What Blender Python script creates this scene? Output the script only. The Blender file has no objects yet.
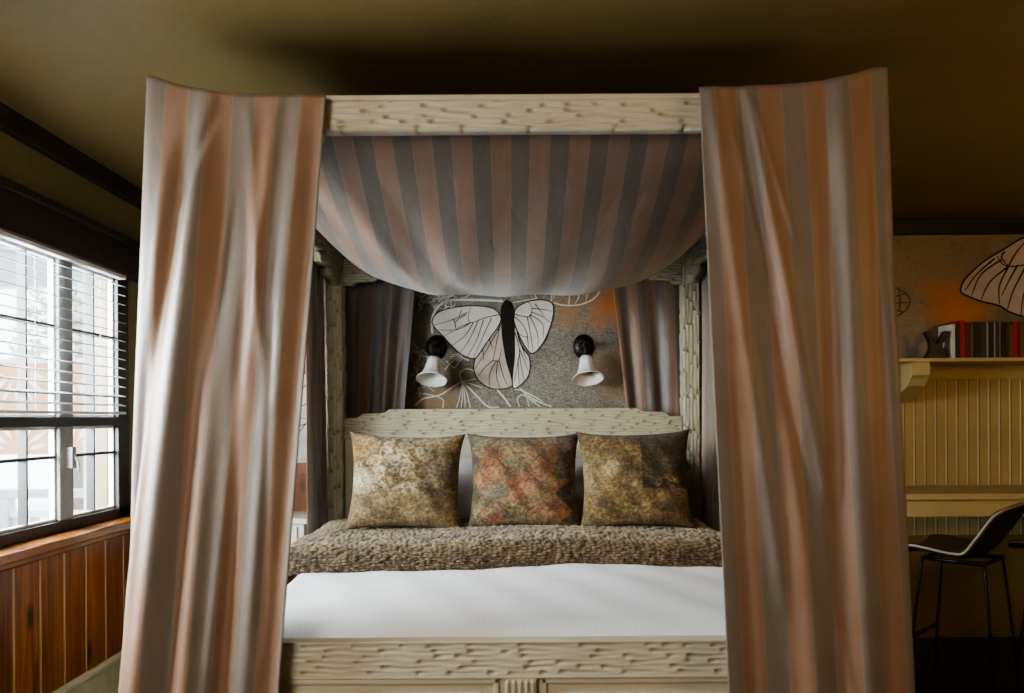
import bpy, math, random
from mathutils import Vector, Matrix
sc = bpy.context.scene
COL = sc.collection
PI = math.pi
BX = 0.03            # bed centre line
# ------------------------------------------------------------------ helpers
def tag(o, label=None, cat=None, group=None, kind=None):
    if label: o['label'] = label
    if cat: o['category'] = cat
    if group: o['group'] = group
    if kind: o['kind'] = kind
    return o
def empty(name, loc, label=None, cat=None, group=None, kind=None):
    o = bpy.data.objects.new(name, None); COL.objects.link(o)
    o.location = loc; o.empty_display_size = .05
    return tag(o, label, cat, group, kind)
class MB:
    """collects shapes in world coordinates, builds ONE mesh object"""
    def __init__(s): s.v = []; s.f = []; s.uv = {}
    def add(s, vs, fs, uvs=None):
        b = len(s.v); s.v += [tuple(p) for p in vs]
        for f in fs: s.f.append(tuple(b+i for i in f))
        if uvs:
            for i, u in enumerate(uvs): s.uv[b+i] = u
        return s
    def box(s, x0, x1, y0, y1, z0, z1, M=None):
        vs = [Vector((x, y, z)) for z in (z0, z1) for y in (y0, y1) for x in (x0, x1)]
        if M: vs = [M @ p for p in vs]
        return s.add(vs, [(0,2,3,1),(4,5,7,6),(0,1,5,4),(2,6,7,3),(0,4,6,2),(1,3,7,5)])
    def tube(s, pts, r, n=10, cap=True):
        pts = [Vector(p) for p in pts]; m = len(pts); vs = []
        rs = r if isinstance(r, (list, tuple)) else [r]*m
        up = None
        for i, p in enumerate(pts):
            t = (pts[min(i+1, m-1)] - pts[max(i-1, 0)]).normalized()
            if up is None: up = Vector((0,0,1)) if abs(t.z) < .9 else Vector((1,0,0))
            a = t.cross(up).normalized(); b = a.cross(t).normalized(); up = b
            for k in range(n):
                q = 2*PI*k/n; vs.append(p + a*(math.cos(q)*rs[i]) + b*(math.sin(q)*rs[i]))
        fs = [(i*n+k, i*n+(k+1) % n, (i+1)*n+(k+1) % n, (i+1)*n+k) for i in range(m-1) for k in range(n)]
        if cap: fs += [tuple(range(n))[::-1], tuple((m-1)*n+k for k in range(n))]
        return s.add(vs, fs)
    def lathe(s, prof, M, n=32, cap0=False, cap1=False):
        vs = [M @ Vector((r*math.cos(2*PI*k/n), r*math.sin(2*PI*k/n), z)) for r, z in prof for k in range(n)]
        m = len(prof)
        fs = [(i*n+k, i*n+(k+1) % n, (i+1)*n+(k+1) % n, (i+1)*n+k) for i in range(m-1) for k in range(n)]
        if cap0: fs.append(tuple(range(n))[::-1])
        if cap1: fs.append(tuple((m-1)*n+k for k in range(n)))
        return s.add(vs, fs)
    def prism(s, out, M, d0, d1):
        n = len(out)
        vs = [M @ Vector((a, b, d0)) for a, b in out] + [M @ Vector((a, b, d1)) for a, b in out]
        return s.add(vs, [tuple(range(n))[::-1], tuple(range(n, 2*n))] + [(i, (i+1) % n, n+(i+1) % n, n+i) for i in range(n)])
    def grid(s, fn, nu, nv, uvfn=None, flip=False):
        vs = []; uv = []
        for j in range(nv+1):
            for i in range(nu+1):
                vs.append(fn(i/nu, j/nv)); uv.append(uvfn(i/nu, j/nv) if uvfn else (i/nu, j/nv))
        fs = []
        for j in range(nv):
            for i in range(nu):
                a = j*(nu+1)+i; q = (a, a+1, a+nu+2, a+nu+1)
                fs.append(q[::-1] if flip else q)
        return s.add(vs, fs, uv)
    def ribbon(s, pts, w, n):
        """flat ribbon lying in the plane with normal n"""
        pts = [Vector(p) for p in pts]; n = Vector(n); vs = []; m = len(pts)
        ws = w if isinstance(w, (list, tuple)) else [w]*m
        for i, p in enumerate(pts):
            t = (pts[min(i+1, m-1)] - pts[max(i-1, 0)]).normalized(); a = t.cross(n).normalized()
            vs += [p+a*ws[i]/2, p-a*ws[i]/2]
        return s.add(vs, [(2*i, 2*i+1, 2*i+3, 2*i+2) for i in range(m-1)])
    def build(s, name, mat, parent=None, org=None, smooth=False, bevel=0, solid=0, angle=None, subsurf=0):
        if parent is not None:
            o_ = Vector((0,0,0)); p = parent
            while p is not None: o_ += p.location; p = p.parent
            org = o_
        elif org is None:
            xs = [v[0] for v in s.v]; ys = [v[1] for v in s.v]; zs = [v[2] for v in s.v]
            org = Vector(((min(xs)+max(xs))/2, (min(ys)+max(ys))/2, min(zs)))
        org = Vector(org)
        me = bpy.data.meshes.new(name)
        me.from_pydata([(v[0]-org.x, v[1]-org.y, v[2]-org.z) for v in s.v], [], s.f)
        if s.uv:
            l = me.uv_layers.new(name='UVMap')
            for lp in me.loops: l.data[lp.index].uv = s.uv.get(lp.vertex_index, (0, 0))
        if smooth: me.polygons.foreach_set('use_smooth', [True]*len(me.polygons))
        me.materials.append(mat); me.update()
        o = bpy.data.objects.new(name, me); COL.objects.link(o)
        if parent is not None: o.parent = parent
        else: o.location = org
        if solid:
            m = o.modifiers.new('solid', 'SOLIDIFY'); m.thickness = solid; m.offset = 0
        if subsurf:
            m = o.modifiers.new('sub', 'SUBSURF'); m.levels = m.render_levels = subsurf
        if bevel:
            m = o.modifiers.new('bevel', 'BEVEL'); m.width = bevel; m.segments = 2; m.limit_method = 'ANGLE'; m.angle_limit = .6
        return o
def sstep(a, b, x):
    t = max(0., min(1., (x-a)/(b-a))) if a != b else float(x >= a)
    return t*t*(3-2*t)
def pw(x, pts):
    if x <= pts[0][0]: return pts[0][1]
    for (a, b), (c, d) in zip(pts, pts[1:]):
        if x <= c: return b+(d-b)*(x-a)/(c-a) if c > a else d
    return pts[-1][1]
def spline(pts, n=8, closed=False):
    P = [Vector(p) for p in pts]; m = len(P); out = []
    for i in range(m if closed else m-1):
        p0 = P[(i-1) % m] if closed or i > 0 else P[0]; p1 = P[i]; p2 = P[(i+1) % m]
        p3 = P[(i+2) % m] if closed or i+2 < m else P[-1]
        for k in range(n):
            t = k/n
            out.append(.5*((2*p1)+(p2-p0)*t+(2*p0-5*p1+4*p2-p3)*t*t+(3*p1-p0-3*p2+p3)*t**3))
    if not closed: out.append(P[-1])
    return out
# ------------------------------------------------------------------ materials
def mat(name):
    m = bpy.data.materials.new(name); m.use_nodes = True
    nt = m.node_tree; b = nt.nodes['Principled BSDF']
    return m, nt, b
def N(nt, t, **kw):
    n = nt.nodes.new(t)
    for k, v in kw.items():
        if k in n.inputs: n.inputs[k].default_value = v
        else: setattr(n, k, v)
    return n
def ramp(nt, fac, stops, interp='LINEAR'):
    r = nt.nodes.new('ShaderNodeValToRGB'); r.name = 'stripe_ramp'; r.color_ramp.interpolation = interp
    e = r.color_ramp.elements
    while len(e) < len(stops): e.new(0.5)
    for i, (p, c) in enumerate(stops):
        e[i].position = p; e[i].color = (*c, 1) if len(c) == 3 else c
    nt.links.new(fac, r.inputs[0]); return r.outputs[0]
def mixc(nt, fac, a, b, bt='MIX'):
    n = nt.nodes.new('ShaderNodeMix'); n.data_type = 'RGBA'; n.blend_type = bt
    for sock, val in ((n.inputs[0], fac), (n.inputs[6], a), (n.inputs[7], b)):
        if hasattr(val, 'is_output'): nt.links.new(val, sock)
        elif isinstance(val, (int, float)): sock.default_value = val
        else: sock.default_value = (*val, 1)
    return n.outputs[2]
def math_(nt, op, a, b=None, c=None):
    n = nt.nodes.new('ShaderNodeMath'); n.operation = op
    for i, v in enumerate((a, b, c)):
        if v is None: continue
        if hasattr(v, 'is_output'): nt.links.new(v, n.inputs[i])
        else: n.inputs[i].default_value = v
    return n.outputs[0]
def coords(nt, out='Object', scale=(1,1,1), loc=(0,0,0)):
    t = nt.nodes.new('ShaderNodeTexCoord'); m = nt.nodes.new('ShaderNodeMapping')
    m.inputs['Scale'].default_value = scale; m.inputs['Location'].default_value = loc
    nt.links.new(t.outputs[out], m.inputs[0]); return m.outputs[0]
def noise(nt, vec, scale, detail=3, rough=.55, dist=0):
    n = N(nt, 'ShaderNodeTexNoise', Scale=scale, Detail=detail, Roughness=rough, Distortion=dist)
    nt.links.new(vec, n.inputs['Vector']); return n.outputs[0]
def bump(nt, b, h, strength=.3, dist=.01):
    n = N(nt, 'ShaderNodeBump', Strength=strength, Distance=dist)
    nt.links.new(h, n.inputs['Height']); nt.links.new(n.outputs[0], b.inputs['Normal']); return n
def simple(name, c, rough=.5, metal=0, var=.12, vs=8, bstr=.1, bs=60, spec=.5, gp='Object'):
    m, nt, b = mat(name); v = coords(nt, gp)
    f = noise(nt, v, vs, 4)
    col = ramp(nt, f, [(.3, tuple(x*(1-var) for x in c)), (.7, tuple(min(1, x*(1+var)) for x in c))])
    nt.links.new(col, b.inputs['Base Color'])
    b.inputs['Roughness'].default_value = rough; b.inputs['Metallic'].default_value = metal
    b.inputs['Specular IOR Level'].default_value = spec
    if bstr: bump(nt, b, noise(nt, v, bs, 3), bstr, .004)
    return m
def m_stripes(name='striped_satin', k=1., sat=1., tk=1.):
    m, nt, b = mat(name)
    t = N(nt, 'ShaderNodeTexCoord'); sx = N(nt, 'ShaderNodeSeparateXYZ'); nt.links.new(t.outputs['UV'], sx.inputs[0])
    fr = math_(nt, 'FRACT', math_(nt, 'DIVIDE', sx.outputs[0], STRIPE*2))
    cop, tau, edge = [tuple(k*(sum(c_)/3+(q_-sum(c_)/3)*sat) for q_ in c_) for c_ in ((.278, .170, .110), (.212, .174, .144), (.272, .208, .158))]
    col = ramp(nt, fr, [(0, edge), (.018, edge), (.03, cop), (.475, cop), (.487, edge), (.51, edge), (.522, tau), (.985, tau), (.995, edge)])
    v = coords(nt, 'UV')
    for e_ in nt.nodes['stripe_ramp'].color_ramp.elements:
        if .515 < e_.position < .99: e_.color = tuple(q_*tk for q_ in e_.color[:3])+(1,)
    col = mixc(nt, ramp(nt, noise(nt, v, 6, 3), [(.3, (0, 0, 0)), (.75, (.35, .35, .35))]), col, (.5, .42, .36), 'MULTIPLY')
    nt.links.new(col, b.inputs['Base Color'])
    b.inputs['Roughness'].default_value = .42; b.inputs['Specular IOR Level'].default_value = .45
    b.inputs['Sheen Weight'].default_value = .25; b.inputs['Sheen Roughness'].default_value = .4
    v2 = coords(nt, 'UV', (1, .12, 1)); v3 = coords(nt, 'UV', (.1, 1, 1))
    h = math_(nt, 'ADD', noise(nt, v2, 700, 2), noise(nt, v3, 900, 2))
    h = math_(nt, 'ADD', math_(nt, 'MULTIPLY', h, .12), math_(nt, 'MULTIPLY', noise(nt, coords(nt, 'UV', (1, .45, 1)), 16, 3, .5, .6), .9))
    bump(nt, b, h, .35, .012)
    return m
STRIPE = .0655
def m_cream(name, c=(.60, .55, .435), hollow_tone=.38):
    m, nt, b = mat(name); v = coords(nt, 'Object')
    col = ramp(nt, noise(nt, v, 5, 4), [(.25, tuple(x*.86 for x in c)), (.75, c)])
    g = N(nt, 'ShaderNodeNewGeometry')
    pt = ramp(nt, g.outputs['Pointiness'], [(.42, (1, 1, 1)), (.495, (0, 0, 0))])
    col = mixc(nt, math_(nt, 'MULTIPLY', pt, hollow_tone), col, (.16, .12, .06))
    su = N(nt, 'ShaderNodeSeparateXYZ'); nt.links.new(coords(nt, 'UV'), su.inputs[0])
    col = mixc(nt, math_(nt, 'MULTIPLY', ramp(nt, su.outputs[0], [(.12, (0, 0, 0)), (.5, (.5, .5, .5)), (1., (1, 1, 1))]), hollow_tone*1.25), col, (.17, .135, .075))  # concave edges and carved hollows get a darker tone
    nt.links.new(col, b.inputs['Base Color']); b.inputs['Roughness'].default_value = .42
    bump(nt, b, noise(nt, v, 90, 3), .12, .003); return m
def m_wall(name, c, bs=.25, rough=.6):
    m, nt, b = mat(name); v = coords(nt, 'Object')
    col = ramp(nt, noise(nt, v, 1.6, 5, .6), [(.25, tuple(x*.8 for x in c)), (.75, tuple(x*1.15 for x in c))])
    nt.links.new(col, b.inputs['Base Color']); b.inputs['Roughness'].default_value = rough
    h = math_(nt, 'ADD', noise(nt, v, 14, 4), math_(nt, 'MULTIPLY', noise(nt, v, 60, 2), .3))
    bump(nt, b, h, bs, .012); return m
def m_wood(name, c0, c1, c2, plank=None, axis=2, along='Y', knots=True, rough=.3, groove=False):
    m, nt, b = mat(name)
    s = [1, 1, 1]; s[axis] = .06
    v = coords(nt, 'Object', tuple(s)); vo = coords(nt, 'Object')
    if plank:
        sx = N(nt, 'ShaderNodeSeparateXYZ'); nt.links.new(vo, sx.inputs[0])
        idx = math_(nt, 'FLOOR', math_(nt, 'DIVIDE', sx.outputs[along], plank))
        w = N(nt, 'ShaderNodeTexWhiteNoise', noise_dimensions='1D'); nt.links.new(idx, w.inputs['W'])
        va = N(nt, 'ShaderNodeVectorMath', operation='ADD'); nt.links.new(v, va.inputs[0])
        sc_ = N(nt, 'ShaderNodeVectorMath', operation='SCALE', Scale=7.); nt.links.new(w.outputs['Color'], sc_.inputs[0])
        nt.links.new(sc_.outputs[0], va.inputs[1]); v = va.outputs[0]
    f = noise(nt, v, 26, 6, .65, 1.2)
    col = ramp(nt, f, [(.28, c0), (.5, c1), (.72, c2)])
    if plank:
        col = mixc(nt, math_(nt, 'MULTIPLY', w.outputs['Value'], .8), col, (.30, .27, .24), 'MULTIPLY')
    if knots:
        s2 = [1, 1, 1]; s2[axis] = .5
        vv = N(nt, 'ShaderNodeTexVoronoi', Scale=5.5, Randomness=1.); nt.links.new(coords(nt, 'Object', tuple(s2)), vv.inputs['Vector'])
        k = ramp(nt, vv.outputs['Distance'], [(.06, (1, 1, 1)), (.19, (0, 0, 0))])
        col = mixc(nt, k, col, tuple(x*.12 for x in c0))
    if groove:
        fr_ = math_(nt, 'ABSOLUTE', math_(nt, 'SUBTRACT', math_(nt, 'FRACT', math_(nt, 'DIVIDE', sx.outputs[along], plank)), .5))
        col = mixc(nt, ramp(nt, fr_, [(.452, (0, 0, 0)), (.460, (.9, .9, .9)), (.490, (.9, .9, .9)), (.496, (0, 0, 0))]), col, (.62, .45, .25))
    nt.links.new(col, b.inputs['Base Color']); b.inputs['Roughness'].default_value = rough
    bump(nt, b, f, .12, .004); return m
def m_bead():
    m, nt, b = mat('beadboard_paint'); v = coords(nt, 'Object'); sx = N(nt, 'ShaderNodeSeparateXYZ'); nt.links.new(v, sx.inputs[0])
    f = math_(nt, 'FRACT', math_(nt, 'DIVIDE', sx.outputs[0], .0625))
    c0 = ramp(nt, noise(nt, v, 4, 4), [(.3, (.34, .26, .105)), (.7, (.43, .335, .145))])
    col = mixc(nt, ramp(nt, f, [(.0, (0, 0, 0)), (.02, (1, 1, 1)), (.13, (1, 1, 1)), (.15, (0, 0, 0))]), c0, (.62, .52, .32))
    col = mixc(nt, ramp(nt, f, [(.15, (0, 0, 0)), (.17, (1, 1, 1)), (.22, (1, 1, 1)), (.26, (0, 0, 0))]), col, (.14, .10, .035))
    nt.links.new(col, b.inputs['Base Color']); b.inputs['Roughness'].default_value = .42
    return m
M = {}
M['stripe'] = m_stripes()
M['stripe_dull'] = m_stripes('striped_satin_reverse_shaded', .76, .95, .70)  # duller reverse side, with shade on canopy and rear curtain put into its colour
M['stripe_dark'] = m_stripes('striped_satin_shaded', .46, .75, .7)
M['cream'] = m_cream('cream_carved_paint')
M['cream_shaded'] = m_cream('shaded_cream_paint', (.42, .39, .275), .6)  # same cream paint, darkened to paint in the shade at the bed's rear
M['cream_shaded_plain'] = m_cream('shaded_cream_plain_paint', (.43, .40, .29), .3)  # uncarved rear parts, shade set into the same cream
M['cream_plain'] = m_cream('cream_plain_paint', (.60, .545, .42), .3)
M['bead'] = m_bead()
M['nook'] = m_cream('nook_cream_paint', (.46, .36, .155), .3)
M['nook_shaded'] = m_cream('shaded_nook_paint', (.20, .135, .045), .3)  # nook paint darkened to stand for shade below the counter
M['ceiling'] = m_wall('olive_ceiling_plaster', (.215, .160, .066), .16, .5)
M['wallgreen'] = m_wall('olive_wall_paint', (.19, .155, .062), .2, .55)
M['wallplain'] = m_wall('plain_wall', (.22, .17, .09))
M['darkwood'] = m_wood('dark_stained_wood', (.012, .007, .004), (.022, .012, .007), (.035, .02, .011), knots=False, axis=1, rough=.45)
M['pine'] = m_wood('knotty_pine', (.085, .022, .004), (.30, .092, .013), (.52, .19, .03), plank=.178, along='Y', groove=True)
M['pine_back'] = m_wood('stained_pine', (.11, .034, .008), (.22, .072, .016), (.33, .12, .028), plank=.09, along='X')
M['sill'] = m_wood('varnished_sill', (.13, .045, .012), (.25, .09, .02), (.36, .15, .04), axis=1, knots=False, rough=.22)
M['floor'] = m_wood('dark_floor_boards', (.010, .006, .004), (.018, .010, .006), (.03, .017, .009), plank=.12, along='X', axis=1, knots=False, rough=.4)
M['base'] = simple('sage_baseboard_paint', (.62, .58, .38), .4)
M['winframe'] = simple('dark_window_frame', (.018, .017, .016), .4, bstr=.05)
M['winlight'] = simple('grey_mullion_paint', (.30, .31, .31), .4, bstr=.05)
M['white_trim'] = simple('white_sash_edge', (.75, .76, .74), .4, bstr=0)
M['blind'] = simple('white_blind_slat', (.74, .76, .76), .5, bstr=0)
M['metal'] = simple('black_iron', (.018, .015, .013), .38, .6, bstr=.25, bs=120)
M['legmetal'] = simple('dark_leg_metal', (.016, .013, .011), .4, .5, bstr=0)
M['leather'] = simple('dark_brown_leather', (.035, .020, .015), .42, bstr=.2, bs=160)
M['piping'] = simple('pale_edge_piping', (.26, .21, .15), .45, bstr=0)
M['white_cotton'] = simple('white_pillowcase', (.78, .77, .76), .75, var=.04, bstr=.15, bs=40)
M['mattress'] = simple('mattress_ticking', (.74, .74, .73), .8, var=.03, bstr=.1)
M['ornament'] = simple('dark_ornament_glaze', (.014, .011, .010), .35, bstr=.1)
M['white_stand'] = simple('white_nightstand_paint', (.58, .56, .49), .45, bstr=.05)
M['snow'] = simple('snow', (.85, .87, .88), .9, var=.04)
M['porch'] = simple('grey_porch_timber', (.50, .55, .57), .7)
M['porch_white'] = simple('white_porch_timber', (.85, .86, .85), .7, var=.05)
M['tan_board'] = simple('tan_board', (.72, .42, .26), .7)
M['bark'] = simple('grey_bark', (.20, .18, .15), .9)
M['leaf'] = simple('frosted_needles', (.42, .47, .43), .8, var=.4)
# thin glass: mostly see-through with a fresnel reflection
def m_glass():
    m, nt, b = mat('window_glass'); nt.nodes.remove(b)
    tr = N(nt, 'ShaderNodeBsdfTransparent'); tr.inputs[0].default_value = (.96, .97, .97, 1)
    gl = N(nt, 'ShaderNodeBsdfGlossy', Roughness=.02); fr = N(nt, 'ShaderNodeFresnel', IOR=1.3)
    mx = N(nt, 'ShaderNodeMixShader'); nt.links.new(fr.outputs[0], mx.inputs[0])
    nt.links.new(tr.outputs[0], mx.inputs[1]); nt.links.new(gl.outputs[0], mx.inputs[2])
    nt.links.new(mx.outputs[0], nt.nodes['Material Output'].inputs[0]); return m
M['glass'] = m_glass()
def m_shade():
    m, nt, b = mat('white_sconce_glass')
    v = coords(nt, 'Object'); c = ramp(nt, noise(nt, v, 20, 2), [(.3, (.70, .68, .62)), (.7, (.80, .78, .72))])
    nt.links.new(c, b.inputs['Base Color']); b.inputs['Roughness'].default_value = .3; b.inputs['Subsurface Weight'].default_value = .1
    b.inputs['Subsurface Radius'].default_value = (.02, .02, .02); return m
M['shade'] = m_shade()
def m_duvet():
    m, nt, b = mat('white_dobby_stripe_cotton'); v = coords(nt, 'Object'); sx = N(nt, 'ShaderNodeSeparateXYZ'); nt.links.new(v, sx.inputs[0])
    s = math_(nt, 'SINE', math_(nt, 'MULTIPLY', sx.outputs[0], 2*PI/.021))
    col = ramp(nt, s, [(.2, (.78, .785, .80)), (.8, (.81, .81, .82))])
    nt.links.new(col, b.inputs['Base Color']); b.inputs['Roughness'].default_value = .6; b.inputs['Sheen Weight'].default_value = .15
    h = math_(nt, 'ADD', math_(nt, 'MULTIPLY', s, .012), noise(nt, coords(nt, 'Object', (.35, 1, 1)), 9, 3, .5, .5))
    bump(nt, b, h, .35, .012); return m
M['duvet'] = m_duvet()
def m_throw():
    m, nt, b = mat('chunky_olive_weave'); v = coords(nt, 'UV')
    f = noise(nt, v, 9, 4, .6)
    col = ramp(nt, f, [(.3, (.09, .062, .026)), (.55, (.21, .148, .064)), (.75, (.39, .30, .17))])
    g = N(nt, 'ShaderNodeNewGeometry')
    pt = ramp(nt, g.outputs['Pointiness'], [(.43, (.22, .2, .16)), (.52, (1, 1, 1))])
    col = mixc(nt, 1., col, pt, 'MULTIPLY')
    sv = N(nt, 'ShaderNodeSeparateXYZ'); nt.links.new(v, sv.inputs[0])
    col = mixc(nt, 1., col, ramp(nt, sv.outputs[1], [(.20, (.50, .44, .36)), (.36, (1, 1, 1))]), 'MULTIPLY')  # folded front edge darkened, partly for shade painted into its colour
    nt.links.new(col, b.inputs['Base Color']); b.inputs['Roughness'].default_value = .85; b.inputs['Sheen Weight'].default_value = .3
    bump(nt, b, noise(nt, v, 260, 3), .5, .006); return m
M['throw'] = m_throw()
def m_cushion(kind):
    m, nt, b = mat('patchwork_cushion_%s' % kind); uv = coords(nt, 'UV'); sx = N(nt, 'ShaderNodeSeparateXYZ'); nt.links.new(uv, sx.inputs[0])
    U, V = sx.outputs[0], sx.outputs[1]
    def gt(a, t): return math_(nt, 'GREATER_THAN', a, t)
    def near(u0, v0, r0, r1, warp=.1):
        w = math_(nt, 'MULTIPLY', math_(nt, 'SUBTRACT', noise(nt, uv, 9, 4), .5), warp*2)
        d = math_(nt, 'SQRT', math_(nt, 'ADD', math_(nt, 'POWER', math_(nt, 'SUBTRACT', U, u0), 2.), math_(nt, 'POWER', math_(nt, 'SUBTRACT', V, v0), 2.)))
        return ramp(nt, math_(nt, 'ADD', d, w), [(r0, (1, 1, 1)), (r1, (0, 0, 0))])
    fine = noise(nt, uv, 46, 5, .7); mid = noise(nt, uv, 15, 5, .7, .2); big = noise(nt, uv, 4, 3)
    vor = N(nt, 'ShaderNodeTexVoronoi', Scale=17., feature='SMOOTH_F1'); nt.links.new(uv, vor.inputs['Vector'])
    motif = ramp(nt, vor.outputs['Distance'], [(.18, (0, 0, 0)), (.30, (1, 1, 1)), (.42, (1, 1, 1)), (.52, (0, 0, 0))])
    weft = N(nt, 'ShaderNodeTexWave', Scale=38., Distortion=1.5, bands_direction='Y'); nt.links.new(uv, weft.inputs['Vector'])
    if kind == 'gold':
        base = ramp(nt, mid, [(.3, (.13, .082, .03)), (.5, (.25, .17, .075)), (.7, (.42, .34, .21))])
        pale = ramp(nt, fine, [(.35, (.25, .17, .08)), (.6, (.55, .47, .34))])
        col = mixc(nt, math_(nt, 'MULTIPLY', motif, near(.38, .68, .2, .62)), base, (.60, .52, .40))
        col = mixc(nt, near(.10, .47, .05, .16), col, (.62, .56, .46))
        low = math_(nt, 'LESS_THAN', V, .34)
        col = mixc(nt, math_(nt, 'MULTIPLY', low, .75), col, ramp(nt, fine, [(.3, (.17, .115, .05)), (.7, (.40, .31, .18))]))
        col = mixc(nt, math_(nt, 'MULTIPLY', near(.08, .85, .08, .22), .7), col, (.33, .19, .05))
        col = mixc(nt, math_(nt, 'MULTIPLY', near(.86, .55, .1, .45), .55), col, (.09, .075, .04))
    elif kind == 'kilim':
        base = ramp(nt, mid, [(.3, (.12, .10, .055)), (.5, (.22, .19, .11)), (.7, (.30, .25, .15))])
        col = mixc(nt, near(.42, .42, .08, .22, .2), base, (.34, .155, .085))
        col = mixc(nt, near(.12, .55, .05, .2, .2), col, (.38, .17, .095))
        col = mixc(nt, near(.22, .75, .04, .17, .22), col, (.22, .085, .042))
        col = mixc(nt, near(.25, .10, .02, .10, .15), col, (.22, .07, .042))
        col = mixc(nt, near(.78, .68, .12, .38, .2), col, (.17, .075, .032))
        col = mixc(nt, near(.85, .2, .1, .35, .2), col, (.22, .085, .03))
        zig = math_(nt, 'ABSOLUTE', math_(nt, 'SUBTRACT', math_(nt, 'FRACT', math_(nt, 'MULTIPLY', V, 3.)), .5))
        ed = math_(nt, 'LESS_THAN', U, math_(nt, 'ADD', .02, math_(nt, 'MULTIPLY', zig, .16)))
        col = mixc(nt, math_(nt, 'MULTIPLY', ed, .85), col, (.075, .055, .03))
        ed2 = math_(nt, 'GREATER_THAN', U, math_(nt, 'SUBTRACT', .95, math_(nt, 'MULTIPLY', zig, .34)))
        col = mixc(nt, math_(nt, 'MULTIPLY', ed2, .95), col, (.028, .018, .011))
        col = mixc(nt, math_(nt, 'MULTIPLY', math_(nt, 'MULTIPLY', gt(U, .80), gt(V, .5)), .8), col, (.05, .026, .014))
        wv = math_(nt, 'MULTIPLY', math_(nt, 'SUBTRACT', noise(nt, uv, 12, 3), .5), .12)
        da = math_(nt, 'ABSOLUTE', math_(nt, 'SUBTRACT', math_(nt, 'FRACT', math_(nt, 'MULTIPLY', U, 2.3)), .5))
        db = math_(nt, 'ABSOLUTE', math_(nt, 'SUBTRACT', math_(nt, 'FRACT', math_(nt, 'ADD', math_(nt, 'MULTIPLY', V, 2.1), .25)), .5))
        dd = math_(nt, 'ADD', math_(nt, 'ADD', da, db), wv)
        col = mixc(nt, math_(nt, 'MULTIPLY', ramp(nt, dd, [(.16, (0, 0, 0)), (.18, (1, 1, 1)), (.30, (1, 1, 1)), (.32, (0, 0, 0))]), .55), col, (.34, .15, .085))
        col = mixc(nt, ramp(nt, dd, [(.30, (0, 0, 0)), (.315, (.8, .8, .8)), (.34, (.8, .8, .8)), (.355, (0, 0, 0))]), col, (.075, .05, .03))
        col = mixc(nt, math_(nt, 'MULTIPLY', motif, .2), col, (.36, .31, .2))
        col = mixc(nt, near(.27, .36, .03, .12, .06), col, (.21, .22, .18))
        col = mixc(nt, near(.07, .97, .04, .14, .06), col, (.16, .17, .14))
    else:
        base = ramp(nt, mid, [(.3, (.11, .075, .028)), (.5, (.21, .15, .062)), (.7, (.33, .26, .13))])
        col = mixc(nt, near(.27, .60, .05, .10, .03), base, (.52, .46, .34))
        col = mixc(nt, math_(nt, 'MULTIPLY', near(.06, .5, .1, .3), .6), col, (.40, .34, .22))
        dk = math_(nt, 'MULTIPLY', gt(U, .55), gt(V, .38))
        col = mixc(nt, math_(nt, 'MULTIPLY', dk, .9), col, ramp(nt, mid, [(.35, (.022, .014, .007)), (.6, (.075, .048, .02)), (.75, (.17, .12, .06))]))
        col = mixc(nt, math_(nt, 'MULTIPLY', near(.80, .36, .12, .2, .05), motif), col, (.34, .25, .13))
        col = mixc(nt, math_(nt, 'MULTIPLY', near(.95, .05, .1, .4), .6), col, (.10, .055, .02))
    col = mixc(nt, .35, col, ramp(nt, weft.outputs[1], [(.2, (.45, .45, .45)), (.8, (1, 1, 1))]), 'MULTIPLY')
    col = mixc(nt, .85, col, ramp(nt, noise(nt, uv, 6, 4, .6, .1), [(.36, (.40, .38, .34)), (.62, (1.25, 1.22, 1.16))]), 'MULTIPLY')
    g1 = noise(nt, uv, 30, 5, .75); g2 = noise(nt, uv, 75, 3, .7)
    col = mixc(nt, .8, col, ramp(nt, g1, [(.38, (.30, .27, .22)), (.62, (1.30, 1.28, 1.2))]), 'MULTIPLY')
    col = mixc(nt, .6, col, ramp(nt, g2, [(.40, (.36, .33, .28)), (.58, (1.25, 1.22, 1.15))]), 'MULTIPLY')
    nt.links.new(col, b.inputs['Base Color']); b.inputs['Roughness'].default_value = .7
    b.inputs['Sheen Weight'].default_value = .08
    col = mixc(nt, 1., col, {'gold': (1.08, 1.08, 1.0), 'kilim': (1.08, 1.04, .95), 'olive': (.92, .87, .74)}[kind], 'MULTIPLY')
    nt.links.new(col, b.inputs['Base Color'])
    bump(nt, b, math_(nt, 'ADD', g1, math_(nt, 'ADD', g2, weft.outputs[1])), .4, .006); return m
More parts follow.
